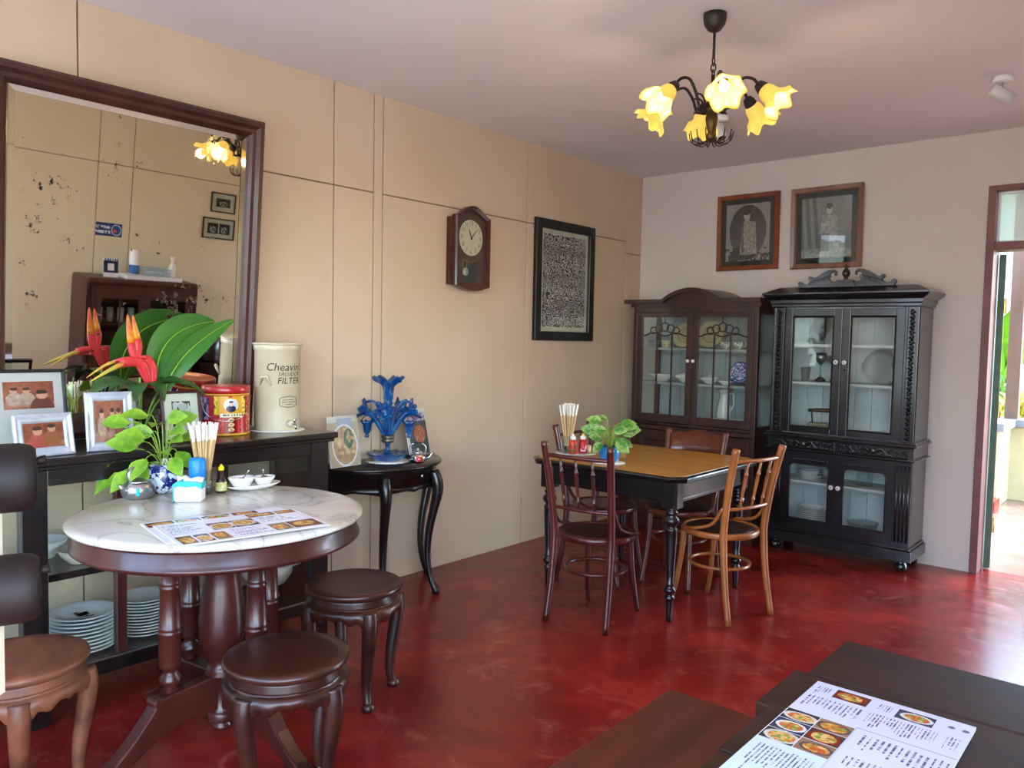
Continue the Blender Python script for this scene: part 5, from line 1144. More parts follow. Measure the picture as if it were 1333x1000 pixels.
def tin_fn(u, v):
    a = (u-.5)*2      # -1..1 around the front half
    c = (.63, .11, .12)
    if v > .50:
        if abs(a-.12) < .36: c = (.80, .58, .14)
        if abs(a-.12) < .05 and v > .95: c = (.7, .2, .1)
        if .36 < abs(a-.12) < .46: c = (.86, .78, .15) if (vnoise(a*30, v*26) > .35) else (.25, .4, .12)
        if ell(a, v, .14, .76, .20, .17): c = (.85, .84, .82)
        if ell(a, v, .14, .76, .175, .15): c = (.72, .76, .82)
        if ell(a, v, .14, .66, .14, .09): c = (.12, .12, .25)
        if ell(a, v, .14, .79, .065, .065): c = (.82, .72, .66)
        if ell(a, v, .14, .848, .06, .028): c = (.1, .1, .16)
    if .44 < v < .54 and abs(a-.14) < .30: c = (.82, .80, .68) if not (.47 < v < .51 and vnoise(a*40, 3) > .45) else (.3, .28, .25)
    if v < .42:
        if abs(a-.14) < .13: c = (.48, .05, .06)
        for k in range(3):
            if ell(a, v, .14, .36-.13*k, .085, .055): c = (.86, .78, .55)
            if ell(a, v, .14, .36-.13*k, .05, .028) and vnoise(a*60, v*50) > .45: c = (.45, .08, .08)
        if .19 < abs(a-.14) < .36: c = (.78, .27, .25)
        if abs(abs(a-.14)-.275) < .03 and vnoise(a*50, v*30) > .5: c = (.5, .1, .1)
    if a < -.52 and .35 < v < .95: c = (.24, .20, .45) if vnoise(a*9, v*8) > .45 else (.62, .5, .62)
    if a > .62 and vnoise(a*40, v*30) > .6: c = (.8, .5, .4)
    return c
picture('tin_print', PI*r_*.98, h_-.056, 96, 62, tin_fn, t, (0, 0, .012+(h_-.056)/2), bend=wrap(r_+.0012), m=GLOSSPRINT)
MB().tube(smoothpts([(-r_-.004, 0, h_-.045), (-r_*.9, -.05, h_*.5), (-r_*.5, -.098, h_*.35), (0, -.113, h_*.31), (r_*.5, -.098, h_*.35), (r_*.9, -.05, h_*.5), (r_+.004, 0, h_-.045)], 5), .002, 6).build('wire_handle', STEEL, t)
# stoneware filter ---------------------------------------------------
SP = Vector((.235, 2.135, CZ_)); o = MB().lathe([(0, 0), (.128, 0), (.13, .0015), (0, .003)], 48, wob=lambda r, z, a: (r*(1+.02*math.sin(18*a)) if r > .1 else r, z)).build('lace_doily', LACE); o.location = SP; tag(o, 'white lace doily under the stoneware filter', 'doily')
t = thing('stoneware_filter', 'cream stoneware water filter with black lettering and tap', 'water filter', SP+Vector((0, 0, .0032)), math.atan2(CAM.y-SP.y, CAM.x-SP.x)+PI/2)
r_ = .106
MB().lathe([(0, 0), (r_*.96, 0), (r_*.99, .006), (r_, .02), (r_, .375), (r_+.003, .379), (r_+.005, .384), (r_+.005, .402), (r_+.002, .408), (r_-.01, .408), (r_-.014, .39), (0, .39)], 56).build('filter_body', STONE, t)
MB().lathe([(0, .404), (r_+.009, .404), (r_+.011, .409), (r_+.008, .414), (.03, .418), (0, .418)], 56).build('filter_lid', STONE, t)
def cyl(rr, off): return lambda x, y: Vector((rr*math.sin((x+off)/rr), -rr*math.cos((x+off)/rr), y))
O0 = .045
text("Cheavin's", .052, INK, t, (0, 0, .300), (0, 0, 0), bend=cyl(r_+.0008, O0), shear=.2)
text('SALUDOR', .026, INK, t, (0, 0, .268), (0, 0, 0), bend=cyl(r_+.0008, O0+.016), shear=.2)
text('FILTER', .042, INK, t, (0, 0, .236), (0, 0, 0), bend=cyl(r_+.0008, O0+.014), shear=.2)
mb = MB(); mb.tube([cyl(r_+.001, O0+.01)(.05*math.cos(q*PI/18)*(1-.12*math.cos(q*PI/4.5)), .138+.026*math.sin(q*PI/18)) for q in range(36)], .0014, 5, closed=True)
for z, w_ in ((.147, .03), (.137, .034), (.126, .018)):
    x = -w_
    while x < w_:
        l_ = random.uniform(.004, .009); mb.tube([cyl(r_+.001, O0+.01)(x, z), cyl(r_+.001, O0+.01)(x+l_, z+random.uniform(-.001, .001))], .0014, 4); x += l_+.003
mb.tube([cyl(r_+.001, O0+.05)(-.018+q*.006, .392) for q in range(7)], .0016, 4); mb.build('maker_mark', INK, t)
MB().tube([cyl(r_, -.085)(0, .22)*.99, cyl(r_+.014, -.075)(0, .255), cyl(r_+.018, -.05)(0, .258), cyl(r_+.004, -.03)(0, .215)], [.004, .008, .008, .004], 8).build('lug_handle', STONE, t)
q0 = cyl(r_, O0+.012)(0, .035); dn = Vector((q0.x, q0.y, 0)).normalized()
tap = MB().tube([q0-dn*.005, q0+dn*.02, q0+dn*.03], [.018, .016, .011], 14).build('tap_boss', STONE, t)
MB().tube([q0+dn*.025, q0+dn*.05, q0+dn*.058+Vector((0, 0, -.022))], [.006, .006, .005], 8).tube([q0+dn*.045, q0+dn*.045+Vector((0, 0, .022)), q0+dn*.045+Vector((.012, 0, .026))], .0045, 8).build('tap', STEEL, tap)
# ================================================================ half moon table things
ZD = DZT+.0005
ep = Vector((.165, 2.885, ZD))
o = MB().lathe([(0, 0), (.118, 0), (.12, .0015), (0, .003)], 48, wob=lambda r, z, a: (r*(1+.035*math.sin(14*a)) if r > .1 else r, z)).build('lace_doily', LACE); o.location = ep; tag(o, 'white lace doily under the blue glass epergne', 'doily')
t = thing('glass_epergne', 'blue glass epergne with trumpets and hanging baskets', 'epergne', ep+Vector((0, 0, .0032)), math.atan2(sight(ep.x, ep.y)[0].y, sight(ep.x, ep.y)[0].x))
fr = lambda amp, n_, z0: (lambda r, z, a: (r*(1+amp*.5*math.sin(n_*a)) if z > z0 else r, z+(amp*.12*math.sin(n_*a) if z > z0 else 0)))
MB().lathe([(0, 0), (.07, 0), (.085, .012), (.115, .04), (.117, .044), (.09, .034), (.05, .032), (.02, .045), (.012, .07), (.014, .092), (.02, .105), (0, .106)], 48, wob=lambda r, z, a: (r*(1+.05*math.sin(12*a)), z+.004*math.sin(12*a)) if .09 < r else (r, z)).build('base_dish', BLUEGL, t)
MB().lathe([(.022, .10), (.034, .105), (.036, .118), (.03, .122), (.038, .127), (.038, .14), (.03, .146), (0, .146)], 24, wob=lambda r, z, a: (r*(1+.06*math.sin(10*a)), z)).build('metal_collar', mat('tarnished_silver', '#6d675c', .4, metal=.9), t)
MB().lathe([(.018, .14), (.02, .2), (.022, .27), (.024, .30), (.02, .31), (.026, .32), (.022, .335), (.027, .35), (.028, .38), (.034, .42), (.048, .445), (.07, .462), (.082, .455), (.066, .452), (.044, .436), (.03, .41), (.024, .36), (0, .35)], 56, wob=lambda r, z, a: (r*(1+.16*math.sin(6*a)), z+.016*math.sin(6*a+.8)) if r > .04 else (r*(1+.06*math.sin(14*a)), z)).build('centre_trumpet', BLUEGL, t)
for k, an in enumerate((PI*1.02, -.08, PI*1.45, .9)):
    d = Vector((math.cos(an), math.sin(an), 0)); ln = .075 if k < 2 else .05
    P = [d*.018+Vector((0, 0, .145)), d*(.03+.25*ln)+Vector((0, 0, .20)), d*(.035+.6*ln)+Vector((0, 0, .25)), d*(.045+ln)+Vector((0, 0, .278))]
    c0 = P[-1]; rot = (d*.9+Vector((0, 0, .45))).normalized().to_track_quat('Z', 'Y').to_matrix()
    tr = MB().tube(smoothpts(P, 4), [.012+.008*i/12 for i in range(13)], 12).build('side_trumpet', BLUEGL, t)
    MB().lathe([(.018, -.02), (.022, 0), (.034, .02), (.055, .034), (.05, .036), (.03, .022), (.016, .0)], 40, mat=rot, c=c0, wob=lambda r, z, a: (r*(1+.18*math.sin(6*a)), z+.012*math.sin(6*a+.5)) if r > .028 else (r, z)).build('ruffled_rim', BLUEGL, tr)
for an, yo in ((PI*.93, .0), (.12, .0)):
    d = Vector((math.cos(an), math.sin(an), 0))
    P = smoothpts([d*.02+Vector((0, 0, .15)), d*.035+Vector((0, 0, .25)), d*.075+Vector((0, 0, .325)), d*.125+Vector((0, 0, .325)), d*.148+Vector((0, 0, .285)), d*.125+Vector((0, 0, .25))], 5)
    MB().tube(P, .0072, 8).build('hook_arm', BLUEGL, t)
    bc = d*.118+Vector((0, 0, .13))
    bk = MB().lathe([(0, -.005), (.011, -.002), (.012, .008), (.007, .016), (.016, .025), (.02, .045), (.024, .07), (.04, .09), (.036, .09), (.02, .07), (0, .06)], 28, c=bc, wob=lambda r, z, a: (r*(1+.12*math.sin(8*a)), z+.005*math.sin(8*a)) if r > .03 else (r*(1+.08*math.sin(10*a)), z)).build('hanging_basket', BLUEGL, t)
    MB().tube(bez(bc+Vector((.03, 0, .088)), bc+Vector((.025, 0, .13)), bc+Vector((-.025, 0, .13)), bc+Vector((-.03, 0, .088)), 8), .0028, 6).build('basket_handle', BLUEGL, bk)
# acrylic stands with pictures
def oval_pic(u, v):
    c = (.62, .57, .46) if v < .88 else (.72, .72, .66)
    if .3 < u < .8 and .78 < v < .96: c = (.55, .6, .68)
    if ell(u, v, .52, .42, .43, .42): c = (.80, .79, .80)
    if ell(u, v, .52, .42, .39, .385):
        n_ = vnoise(u*14, v*15); c = mix((.55, .44, .30), (.80, .70, .54), n_)
        if ell(u, v, .66, .55, .16, .2) and vnoise(u*9+4, v*9) > .35: c = mix((.16, .3, .2), (.35, .42, .3), n_)
        if v < .25: c = mix(c, (.5, .38, .22), .5)
    return c
stand_frame('acrylic_picture_stand', 'clear acrylic stand with an oval flower picture beside the console', (.16, 2.60, ZD), PI/2+.05, .205, .27, [(0, 0), (0, .006), (.003, .006), (.003, 0)], WHITEPL, .001, MATW, oval_pic, 60, 78, tilt=-.15, glass=False)
def sign_pic(u, v):
    c = mix((.34, .36, .36), (.2, .24, .24), vnoise(u*6, v*6))
    if v > .74: c = (.74, .72, .76) if vnoise(u*14, v*40) > .4 else (.5, .4, .5)
    if v > .93: c = (.8, .8, .8)
    if ell(u, v, .62, .45, .28, .2): c = mix((.62, .25, .18), (.75, .6, .45), vnoise(u*18, v*18))
    if u < .1: c = (.8, .79, .76)
    return c
stand_frame('acrylic_picture_stand', 'clear acrylic stand with a printed card behind the little kettle', (.12, 3.17, ZD), PI/2+.2, .20, .275, [(0, 0), (0, .006), (.003, .006), (.003, 0)], WHITEPL, .001, MATW, sign_pic, 50, 68, tilt=-.2, glass=False)
kp = Vector((.305, 2.985, ZD)); t = thing('toy_kettle', 'miniature steel kettle with a red patch on the half moon table', 'kettle', kp, YAW)
MB().lathe([(0, 0), (.034, 0), (.045, .008), (.05, .022), (.047, .038), (.036, .05), (.03, .054), (0, .054)], 28).build('kettle_body', STEEL, t)
MB().lathe([(.032, .052), (.026, .06), (.012, .066), (.008, .07), (.01, .076), (0, .08)], 20).build('lid', STEEL, t)
MB().tube(smoothpts([(-.04, 0, .045), (-.045, 0, .085), (-.02, 0, .106), (.02, 0, .106), (.045, 0, .085), (.04, 0, .045)], 4), .003, 6).build('handle', STEEL, t); MB().tube([(-.022, 0, .107), (.022, 0, .107)], .005, 8).build('handle_grip', BRONZE, t)
MB().tube([(.045, 0, .02), (.066, 0, .03), (.078, 0, .05), (.09, 0, .056)], [.008, .006, .004, .004], 8).build('spout', STEEL, t)
picture('red_patch', .034, .028, 6, 5, lambda u, v: (.75, .12, .12) if not (.3 < u < .7 and .4 < v < .6) else (.85, .75, .72), t, (0, 0, .024), bend=lambda x, z: (.0502*math.sin(x/.05+.25), -.0502*math.cos(x/.05+.25), z), m=GLOSSPRINT)
# ================================================================ dining table things
ZN = TT+.003
p = F(745, 597, ZN); o = MB().lathe([(0, 0), (.1, 0), (.125, .004), (.125, .007), (.1, .004), (0, .003)], 40).build('oval_tray', WHITE); o.location = (.80, 3.80, ZN); o.scale = (1, .75, 1); o.rotation_euler = (0, 0, YAW); tag(o, 'white oval tray under the sauce bottles on the dining table', 'tray')
zt_ = ZN+.006
def on_tray(dr, dn_): return Vector((.80, 3.80, zt_))+rgt*dr+near*dn_
p = on_tray(-.045, -.02); holder('clear cup of wrapped chopsticks on the dining table tray', p, VGLASS, .034, .1, 0, 'cup', 0, None)
sticks(p, .016, .058, .035, .25, 22, 'paper wrapped chopsticks standing in the cup on the dining table', 'chopsticks on the dining table')
def squeeze(label, p, m, capm, tip, stripe):
    t = thing('sauce_bottle', label, 'bottle', p)
    MB().lathe([(0, 0), (.022, 0), (.026, .006), (.026, .055), (.022, .075), (.014, .084), (0, .084)], 22).build('bottle_body', m, t)
    MB().lathe([(.0262, .012), (.0264, .014), (.0264, .052), (.0262, .054)], 22).build('bottle_label', stripe, t)
    MB().lathe([(.014, .082), (.017, .084), (.017, .098), (.012, .103), (0, .103)], 16).build('bottle_cap', capm, t)
    MB().lathe([(.009, .102), (.007, .112), (.003, .118), (0, .118)], 12).build('nozzle', tip, t)
squeeze('orange red chilli sauce bottle with a white cap', on_tray(-.022, .045), ORANGEPL, WHITEPL, WHITEPL, mat('chilli_label', '#b02318', .4, col2='#2f5a25', scale=22, contrast=(.5, .55)))
squeeze('red ketchup bottle with white cap and yellow nozzle', on_tray(.04, .01), REDPL, WHITEPL, YELLOW, mat('ketchup_label', '#b3202a', .4, col2='#d8d0d6', scale=30, contrast=(.52, .56)))
t = thing('toothpick_pot', 'little beige toothpick pot beside the ketchup bottle', 'pot', on_tray(.078, -.015)); MB().lathe([(0, 0), (.014, 0), (.016, .045), (.0135, .045), (.012, .004), (0, .004)], 16).build('pot_body', CREAMCH, t)
p = F(800, 606, ZN); o = MB().lathe([(0, 0), (.088, 0), (.09, .0015), (0, .0025)], 40, wob=lambda r, z, a: (r*(1+.03*math.sin(16*a)) if r > .08 else r, z)).build('lace_doily', LACE); p = Vector((1.13, 3.66, ZN)); o.location = p; tag(o, 'white lace doily under the blue plant pot on the dining table', 'doily')
t = thing('blue_plant_pot', 'turquoise blue pot of variegated pothos on the dining table', 'potted plant', p+Vector((0, 0, .003)))
MB().lathe([(0, 0), (.038, 0), (.05, .01), (.06, .04), (.06, .065), (.054, .082), (.058, .088), (.05, .088), (.046, .075), (0, .07)], 32).build('pot', CERB, t)
MB().lathe([(0, .071), (.047, .072)], 20).build('soil', SOIL, t)
LV = leaf_mesh('leaf', .056, .086, LEAFV)
pothos(t, .085, .085, [(random.random()*6.3, random.uniform(.3, 1.0), random.uniform(.01, .12), random.uniform(.75, 1.1)) for k in range(26)]+[(YAW, 1.0, .085, 1.1), (YAW+.2, .8, .12, 1.1), (YAW+PI, .6, .14, 1.0), (YAW+PI-.2, 1.0, .08, 1), (YAW+2.6, .3, .15, 1.1)], LV)
t = thing('wooden_block', 'small pale wooden block behind the blue plant pot', 'block', (1.06, 3.86, ZN), YAW); MB().box(-.04, .04, -.02, .02, 0, .07).build('block_body', mat('pale_wood', '#b98a4a', .5), t, bevel=.003)
# ================================================================ front table, bench and menu
t = thing('plank_table', 'dark old plank table carrying a single large menu sheet', 'table', (0, 0, 0))
FX0, FX1, FZ = 2.962, 3.82, .745
for a, b, xo in ((1.688, 1.935, 0), (1.478, 1.685, -.028), (1.26, 1.475, 0), (1.03, 1.257, .004), (.80, 1.027, 0)):
    MB().box(FX0+xo, FX1, a, b, FZ-.032, FZ-(.0 if xo == 0 else .0015)).build('plank', PLANK, t, bevel=.003)
MB().box(FX0+.05, FX1-.05, .9, 1.84, FZ-.12, FZ-.032).build('apron', PLANK, t)
for x in (FX0+.06, FX1-.12):
    for y in (.87, 1.82): MB().box(x, x+.06, y, y+.06, 0, FZ-.032).build('leg', PLANK, t, bevel=.003)
t = thing('plank_bench', 'reddish brown plank bench beside the dark plank table', 'bench', (0, 0, 0))
MB().box(2.462, 2.80, .75, 2.0, .415, .45).build('seat_plank', BENCHW, t, bevel=.003)
for y in (.85, 1.88): MB().box(2.49, 2.77, y, y+.03, 0, .415).build('leg_board', BENCHW, t)
MB().box(2.61, 2.64, .88, 1.88, .2, .26).build('stretcher', BENCHW, t)
w_, h_ = .289, .60; y0 = 1.642-h_
def fv(v): return ((1.15+.486*v)-y0)/h_
def fg_menu(u, v):
    V = (y0+h_*v-1.15)/.486
    if abs(V-.695) < .004 and u > .43: return (.62, .62, .72)
    if abs(u-.435) < .006 and V < .69: return (.75, .75, .84)
    for i, (a, b, c, d) in enumerate(((.16, .385, .895, .985), (.565, .79, .885, .975))):
        if a < u < b and c < V < d: return food((u-a)/(b-a), (V-c)/(d-c), i*1+(3 if i else 1))
    if u < .43 and .385 < V < .685:
        r_ = int((.685-V)/.1); c_ = 0 if u < .215 else 1; uu = (u-.215*c_)/.215; vv = ((.685-V) % .1)/.1
        if uu < .02 or vv < .03: return (.9, .9, .94)
        return food(uu, vv, r_*2+c_+2)
    if u > .86 and V > .72:
        if ell(u, V, .885, .945, .02, .012) or ell(u, V, .965, .945, .02, .012): return (.4, .4, .5)
    def txt(a, b, c, d, pitch, col=(.40, .40, .50)):
        pitch *= .62
        if a < u < b and c < V < d:
            q = (u-a)/pitch; top_ = d-(d-c)*.55*hash2(int(q), int(a*31))
            if (q % 1) > .62 and V < d and V > c+(d-top_)*.9 and hash2(int(V*260), int(q)+3) > .3: return col
        return None
    for a, b, c, d, pi_ in ((.03, .13, .88, .97, .03), (.02, .40, .74, .86, .045), (.44, .53, .9, .97, .03), (.42, .84, .73, .865, .034), (.48, .98, .50, .655, .058), (.48, .7, .36, .46, .05), (.04, .4, .1, .34, .04), (.48, .98, .1, .34, .05), (.88, .98, .74, .86, .035)):
        r_ = txt(a, b, c, d, pi_)
        if r_: return r_
    if u < .43 and V < .38: return (.80, .86, .93)
    return (.84, .84, .93)
t = thing('menu_sheet', 'printed menu with food photos lying on the dark plank table', 'menu', (2.998, y0, FZ+.0006))
MB().box(0, w_, 0, h_, 0, .0055).build('sheet', PAPER, t)
picture('menu_print', w_*.997, h_*.997, 200, 400, fg_menu, t, (w_/2, h_/2, .0061), (-PI/2, 0, 0), GLOSSPRINT)
# pegs on a cream rack beside the camera
t = thing('peg_rack', 'cream painted rack board with two fat dark turned pegs', 'rack', (0, 0, 0))
q1 = CAM+ray(18, 622)*.95; q2 = CAM+ray(23, 766)*.95; qb = CAM+ray(4, 740)*.95
zt1, zb1 = (CAM+ray(4, 576)*.95).z, (CAM+ray(4, 905)*.95).z
fwh = -near
c0 = qb-rgt*.012+fwh*.0
MB().prism([(-.012, 0), (.012, 0), (.012, .05), (-.012, .05)], zb1, zt1, lambda u, v, d: tuple(Vector((c0.x, c0.y, 0))+rgt*u+near*v+Vector((0, 0, d)))).build('board', mat('cream_board', '#cbbfa4', .6), t)
psr, psn = sight(q1.x, q1.y); PEG = mat('peg_lacquer', '#120c0b', .55, col2='#1e1412', scale=12, spec=.3); rot = psr.to_track_quat('Z', 'Y').to_matrix()
for q in (q1, q2):
    b = Vector((q.x, q.y, q.z))-psr*.024
    pg = MB().lathe([(0, -.02), (.036, -.02), (.0405, -.014), (.0415, 0), (.0415, .03), (.0385, .042), (.034, .047), (.0, .049)], 32, mat=rot, c=b).build('peg', PEG, t)
    MB().tube([b+psr*.044+Vector((0, 0, .018)), b+psr*.058+Vector((0, 0, .020))], [.004, .006], 10).build('peg_tip', PEG, pg)
base = Vector((c0.x, c0.y, 0))-rgt*.06+fwh*.05
MB().tube([(base.x, base.y, 0), (base.x, base.y, zt1)], .012, 10).tube([(base.x, base.y, (zb1+zt1)/2), (c0.x-rgt.x*.01+fwh.x*.03, c0.y-rgt.y*.01+fwh.y*.03, (zb1+zt1)/2)], .008, 8).lathe([(0, 0), (.12, 0), (.12, .015), (.02, .03), (0, .03)], 24, c=(base.x, base.y, 0)).build('stand', BLACKW, t)
# ================================================================ right wall, seen in the mirror
xr = RX
t = thing('bottle_cabinet', 'low dark brown glazed cabinet of glasses, seen in the mirror', 'cabinet', (0, 0, 0))
ya, yb_, xf, zt2 = 2.86, 3.86, 4.02, 1.29
BRC = mat('cabinet_brown', '#3a1f19', .42, col2='#54302a', scale=6, stretch=(1, 1, .3))
for y in (ya, yb_-.06): MB().box(xf, xf+.05, y, y+.06, 0, zt2-.05).build('post', BRC, t, bevel=.01)
MB().box(xf, xr-.012, ya, ya+.02, .1, zt2-.04).build('side_panel', BRC, t); MB().box(xf, xr-.012, yb_-.02, yb_, .1, zt2-.04).build('side_panel', BRC, t)
MB().box(xf-.01, xr-.012, ya-.005, yb_+.005, zt2-.06, zt2).build('top', BRC, t, bevel=.02)
MB().box(xr-.03, xr-.012, ya+.02, yb_-.02, .1, zt2-.05).build('back_panel', mat('cabinet_dark_inside', '#251613', .7), t)
for z in (.12, .5, .86): MB().box(xf+.03, xr-.03, ya+.02, yb_-.02, z, z+.018).build('shelf', BRC, t)
MB().box(xf, xf+.03, ya+.06, yb_-.06, zt2-.14, zt2-.06).build('frieze', BRC, t); MB().box(xf, xf+.03, ya+.06, yb_-.06, .05, .13).build('bottom_rail', BRC, t)
ym = (ya+yb_)/2
for a, b in ((ya+.062, ym-.002), (ym+.002, yb_-.062)):
    d = MB().box(xf, xf+.022, a, a+.05, .132, zt2-.142).box(xf, xf+.022, b-.05, b, .132, zt2-.142).box(xf, xf+.022, a+.05, b-.05, .132, .18).box(xf, xf+.022, a+.05, b-.05, zt2-.18, zt2-.142).build('glazed_door', BRC, t)
    MB().box(xf+.009, xf+.012, a+.05, b-.05, .18, zt2-.18).build('door_glass', GLASS, d); MB().box(xf+.004, xf+.018, (a+b)/2-.005, (a+b)/2+.005, .18, zt2-.18).build('glazing_bar', BRC, d)
gm = MB().lathe([(0, 0), (.026, 0), (.03, .13), (.028, .13), (.024, .006), (0, .006)], 14).build('drinking_glass', mat('milky_glass', '#aeb7b6', .2, coat=.4)).data
bpy.data.objects.remove(bpy.data.objects[-1]) if False else None
for o in [o for o in bpy.data.objects if o.name.startswith('drinking_glass')]: bpy.data.objects.remove(o)
for k in range(8):
    for z in (.519, .879):
        o = bpy.data.objects.new('drinking_glass', gm); COL.objects.link(o); o.location = (xf+.16, ya+.16+.095*k+(.03 if k > 3 else 0), z); tag(o, 'tall tumbler on the bottle cabinet '+('upper' if z > .8 else 'middle')+' shelf', 'glass', 'tumblers '+('upper' if z > .8 else 'middle'))
zc = zt2+.0005
t = thing('flat_box', 'long flat white box on top of the bottle cabinet', 'box', (4.16, 3.46, zc)); MB().box(-.1, .1, -.26, .26, 0, .035).build('box_body', PAPER, t, bevel=.002)
t = thing('wire_basket', 'pale blue plastic basket on the flat white box', 'basket', (4.16, 3.50, zc+.036))
MB().box(-.07, .07, -.11, .11, 0, .006).build('basket_floor', mat('pale_blue_plastic', '#a6c3d4', .4), t)
mb = MB()
for k in range(12):
    y = -.11+.02*k; mb.tube([(-.07, y, 0), (-.075, y, .07)], .003, 5).tube([(.07, y, 0), (.075, y, .07)], .003, 5)
mb.tube([(-.075, -.115, .07), (.075, -.115, .07), (.075, .115, .07), (-.075, .115, .07)], .004, 6, closed=True).tube([(-.073, -.112, .04), (.073, -.112, .04), (.073, .112, .04), (-.073, .112, .04)], .003, 6, closed=True).build('basket_wires', mat('pale_blue_wire', '#9fbccf', .4), t)
t = thing('spray_bottle', 'white spray bottle standing on the flat white box', 'bottle', (4.16, 3.66, zc+.036)); MB().lathe([(0, 0), (.03, 0), (.033, .01), (.033, .1), (.014, .13), (.012, .15), (.02, .16), (.02, .19), (0, .195)], 20).build('bottle_body', WHITEPL, t)
t = thing('paper_roll', 'tall white paper roll with blue wrapper on the cabinet', 'paper roll', (4.16, 3.30, zc+.036)); MB().lathe([(0, 0), (.045, 0), (.045, .23), (0, .23)], 24).build('roll', PAPER, t); MB().lathe([(.046, .01), (.046, .09)], 24).build('wrapper', mat('blue_wrapper', '#3c6fb0', .5), t)
wt = wall_thing('counter_card', 'dark blue counter card with a white square on the cabinet', 'sign', (4.12, 3.08, zc), -PI/2, -.1)
MB().box(-.065, .065, 0, .004, 0, .17).build('card', PAPER, wt); picture('card_print', .128, .166, 32, 40, lambda u, v: (.9, .9, .92) if (.28 < u < .72 and .34 < v < .72) or v < .22 else ((.85, .87, .9) if v > .88 and (u*6) % 1 > .5 else (.10, .15, .30)), wt, (0, -.001, .085))
def sign_fn(u, v):
    c = (.09, .2, .42)
    if ell(u, v, .22, .5, .19, .42): c = (.85, .88, .92)
    if ell(u, v, .22, .5, .165, .36): c = (.12, .28, .52)
    if ell(u, v, .28, .42, .08, .12): c = (.78, .3, .3)
    if u > .45 and ((.56 < v < .78) or (.2 < v < .42)) and vnoise(u*26, v*9) > .42: c = (.82, .86, .92)
    return c
wt = wall_thing('wall_sign', 'small blue rectangular sign with a round emblem on the right wall', 'sign', (RX-.002, 3.16, 1.64), -PI/2); MB().box(-.12, .12, -.004, -.0005, 0, .125).build('board', PAPER, wt); picture('sign_print', .238, .122, 60, 32, sign_fn, wt, (0, -.0048, .0625))
def bw2(u, v): return (.1, .1, .1) if not (ell(u, v, .5, .4, .3, .3) and vnoise(u*12, v*12) > .45) else (.7, .7, .68)
def bw3(u, v):
    if .47 < u < .53: return (.85, .83, .78)
    return bw2((u % .5)*2, v)
ff_ = [(0, 0), (0, .014), (.012, .014), (.014, .008), (.014, 0)]
framed('framed_photo', 'small black framed photo, upper of two on the right wall', 'picture', (RX-.001, 4.27, 2.00), -PI/2, .27, .20, ff_, BLKF, .045, MATW, bw2, 30, 22)
framed('framed_photo', 'black framed pair of photos, lower of two on the right wall', 'picture', (RX-.001, 4.24, 1.73), -PI/2, .35, .21, ff_, BLKF, .04, MATW, bw3, 44, 24)
t = thing('water_urn', 'black water urn beside the bottle cabinet, seen in the mirror', 'urn', (4.22, 4.12, 0)); MB().box(-.15, .15, -.15, .15, 0, .5).build('stand', BLACKW, t, bevel=.01); MB().lathe([(0, .5), (.12, .5), (.125, .52), (.125, .76), (0, .76)], 28).build('urn_body', mat('urn_black', '#151517', .3, coat=.4), t); MB().lathe([(.128, .76), (.13, .775), (.12, .81), (.06, .83), (.02, .835), (0, .835)], 28).build('urn_lid', mat('urn_lid', '#1c1c1e', .25, coat=.5), t)
# ================================================================ garden beyond the door
BAN = mat('banana_leaf', '#3f7010', .45, col2='#65961a', scale=4, stretch=(1, 1, 1)); CRO = mat('croton_leaf', '#7d8412', .5, col2='#a8961a', scale=9); SHR = mat('shrub_leaf', '#3c6612', .5, col2='#628a22', scale=9)
def banana(label, x, y, n, hgt, seed):
    random.seed(seed); t = thing('banana_plant', label, 'plant', (x, y, -.1)); mb = MB().tube([(0, 0, 0), (.02, 0, hgt*.45)], [.07, .05], 10); mb.build('trunk', mat('banana_stem', '#7d8a3c', .6, col2='#9aa350', scale=8), t)
    for k in range(n):
        an = k*2.4+random.random()*.4; d = Vector((math.cos(an), math.sin(an), 0)); L_ = hgt*random.uniform(.42, .55)
        m2 = MB(); P = blade(m2, Vector((0, 0, hgt*.4)), d*.2*L_+Vector((0, 0, hgt*.8)), d*.6*L_+Vector((0, 0, hgt*1.0)), d*L_+Vector((0, 0, hgt*random.uniform(.55, .9))), .17, .25, n=12, side=d.cross(Vector((0, 0, 1))).cross(d)); o = m2.build('leaf', BAN, t); MB().tube(P, [.014-.01*i/12 for i in range(13)], 6).build('leaf_midrib', STEMG, o)
for i, (px, y, hg) in enumerate(((1302, 11.3, 2.2), (1342, 14.2, 2.5))):
    q = By(px, 500, y); banana(['low banana plant just beyond the verandah wall', 'taller banana plant behind the verandah post', 'tall banana plant at the back of the garden'][i], q.x, y, 9, hg, 40+i)
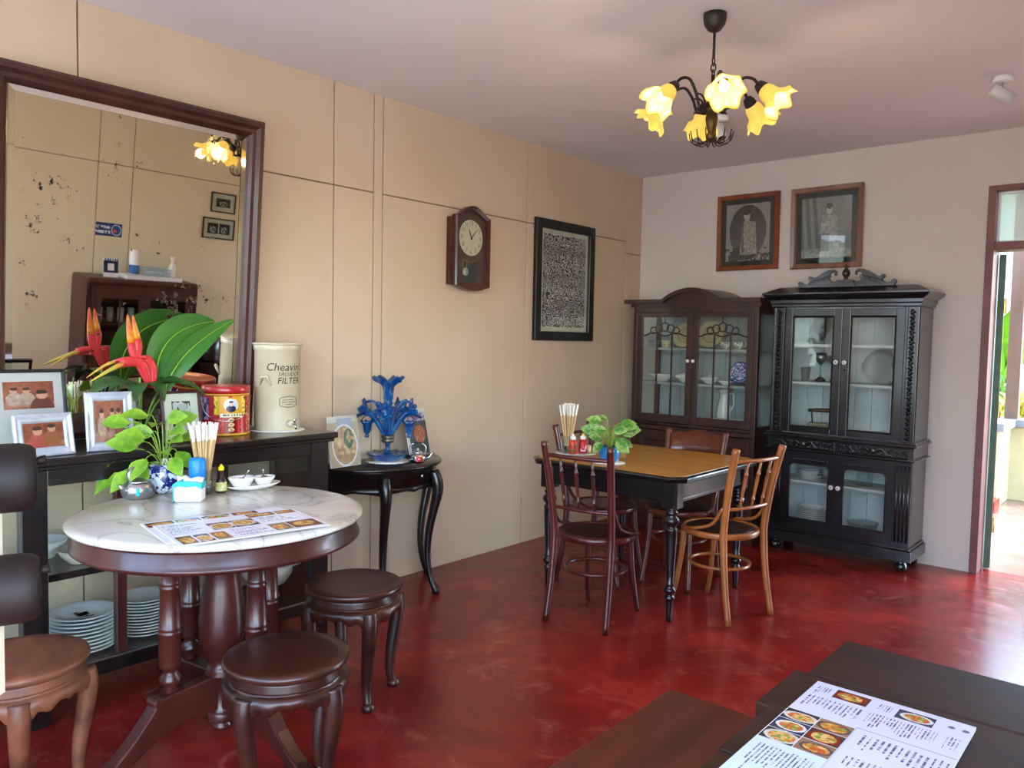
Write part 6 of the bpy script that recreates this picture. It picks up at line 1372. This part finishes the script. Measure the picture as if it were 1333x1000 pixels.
def shrub(label, x, y, r, hgt, m, seed):
    random.seed(seed); t = thing('garden_shrub', label, 'shrub', (x, y, -.1)); mb = MB()
    for k in range(420):
        a = random.random()*2*PI; e_ = math.acos(random.uniform(-.2, 1)); q = random.uniform(.75, 1.05); p = Vector((r*q*math.sin(e_)*math.cos(a), r*q*math.sin(e_)*math.sin(a), hgt*.45+hgt*.55*q*math.cos(e_)))
        d = Vector((random.uniform(-1, 1), random.uniform(-1, 1), random.uniform(-.3, 1))).normalized(); s_ = d.orthogonal().normalized()*.028; l_ = random.uniform(.09, .17)
        mb.add([p, p+d*l_*.5+s_, p+d*l_, p+d*l_*.5-s_], [(0, 1, 2, 3)])
    f = mb.build('foliage', m, t); f['kind'] = 'stuff'
    MB().tube([(0, 0, 0), (.02, 0, hgt*.6)], [.03, .015], 8).build('shrub_stem', WOODR, t)
for i, (px, y, r, hg, m) in enumerate(((1327, 9.45, .24, 1.05, CRO), (1297, 10.05, .2, 1.25, SHR))):
    q = By(px, 500, y); shrub(['yellow croton shrub close behind the verandah wall', 'green shrub between the croton shrub and the banana plants'][i], q.x, y, r, hg, m, 60+i)
# fern on the street side sill (mirrored in the cabinet glass)
MB().box(.55, .95, FRONT-.60, FRONT-.24, -.06, .62).build('plant_stand', CONC)
tag(bpy.data.objects['plant_stand'], 'grey concrete plinth under the potted fern outside the front opening', 'plinth')
random.seed(5); t = thing('potted_fern', 'potted fern standing on a concrete plinth outside the front opening', 'potted plant', (.75, FRONT-.42, .62)); MB().lathe([(0, 0), (.06, 0), (.085, .13), (.078, .13), (0, .11)], 20).build('pot', mat('terracotta', '#9a5a3c', .7), t)
for k in range(16):
    an = k*2.4; d = Vector((math.cos(an), math.sin(an), 0)); L_ = random.uniform(.22, .38); m2 = MB(); P = bez((0, 0, .12), d*.15*L_+Vector((0, 0, .35)), d*.7*L_+Vector((0, 0, .42)), d*L_*1.1+Vector((0, 0, .22)), 12)
    for i in range(1, 12):
        T = (P[i+1]-P[i-1]).normalized(); S = T.cross(Vector((0, 0, 1))).normalized(); l_ = .06*math.sin(PI*i/12.5)+.012
        for s_ in (-1, 1): m2.add([P[i]-T*.007, P[i]+S*s_*l_+T*.012, P[i]+T*.007], [(0, 1, 2)])
    m2.tube(P, .002, 4); m2.build('frond', SHR, t)
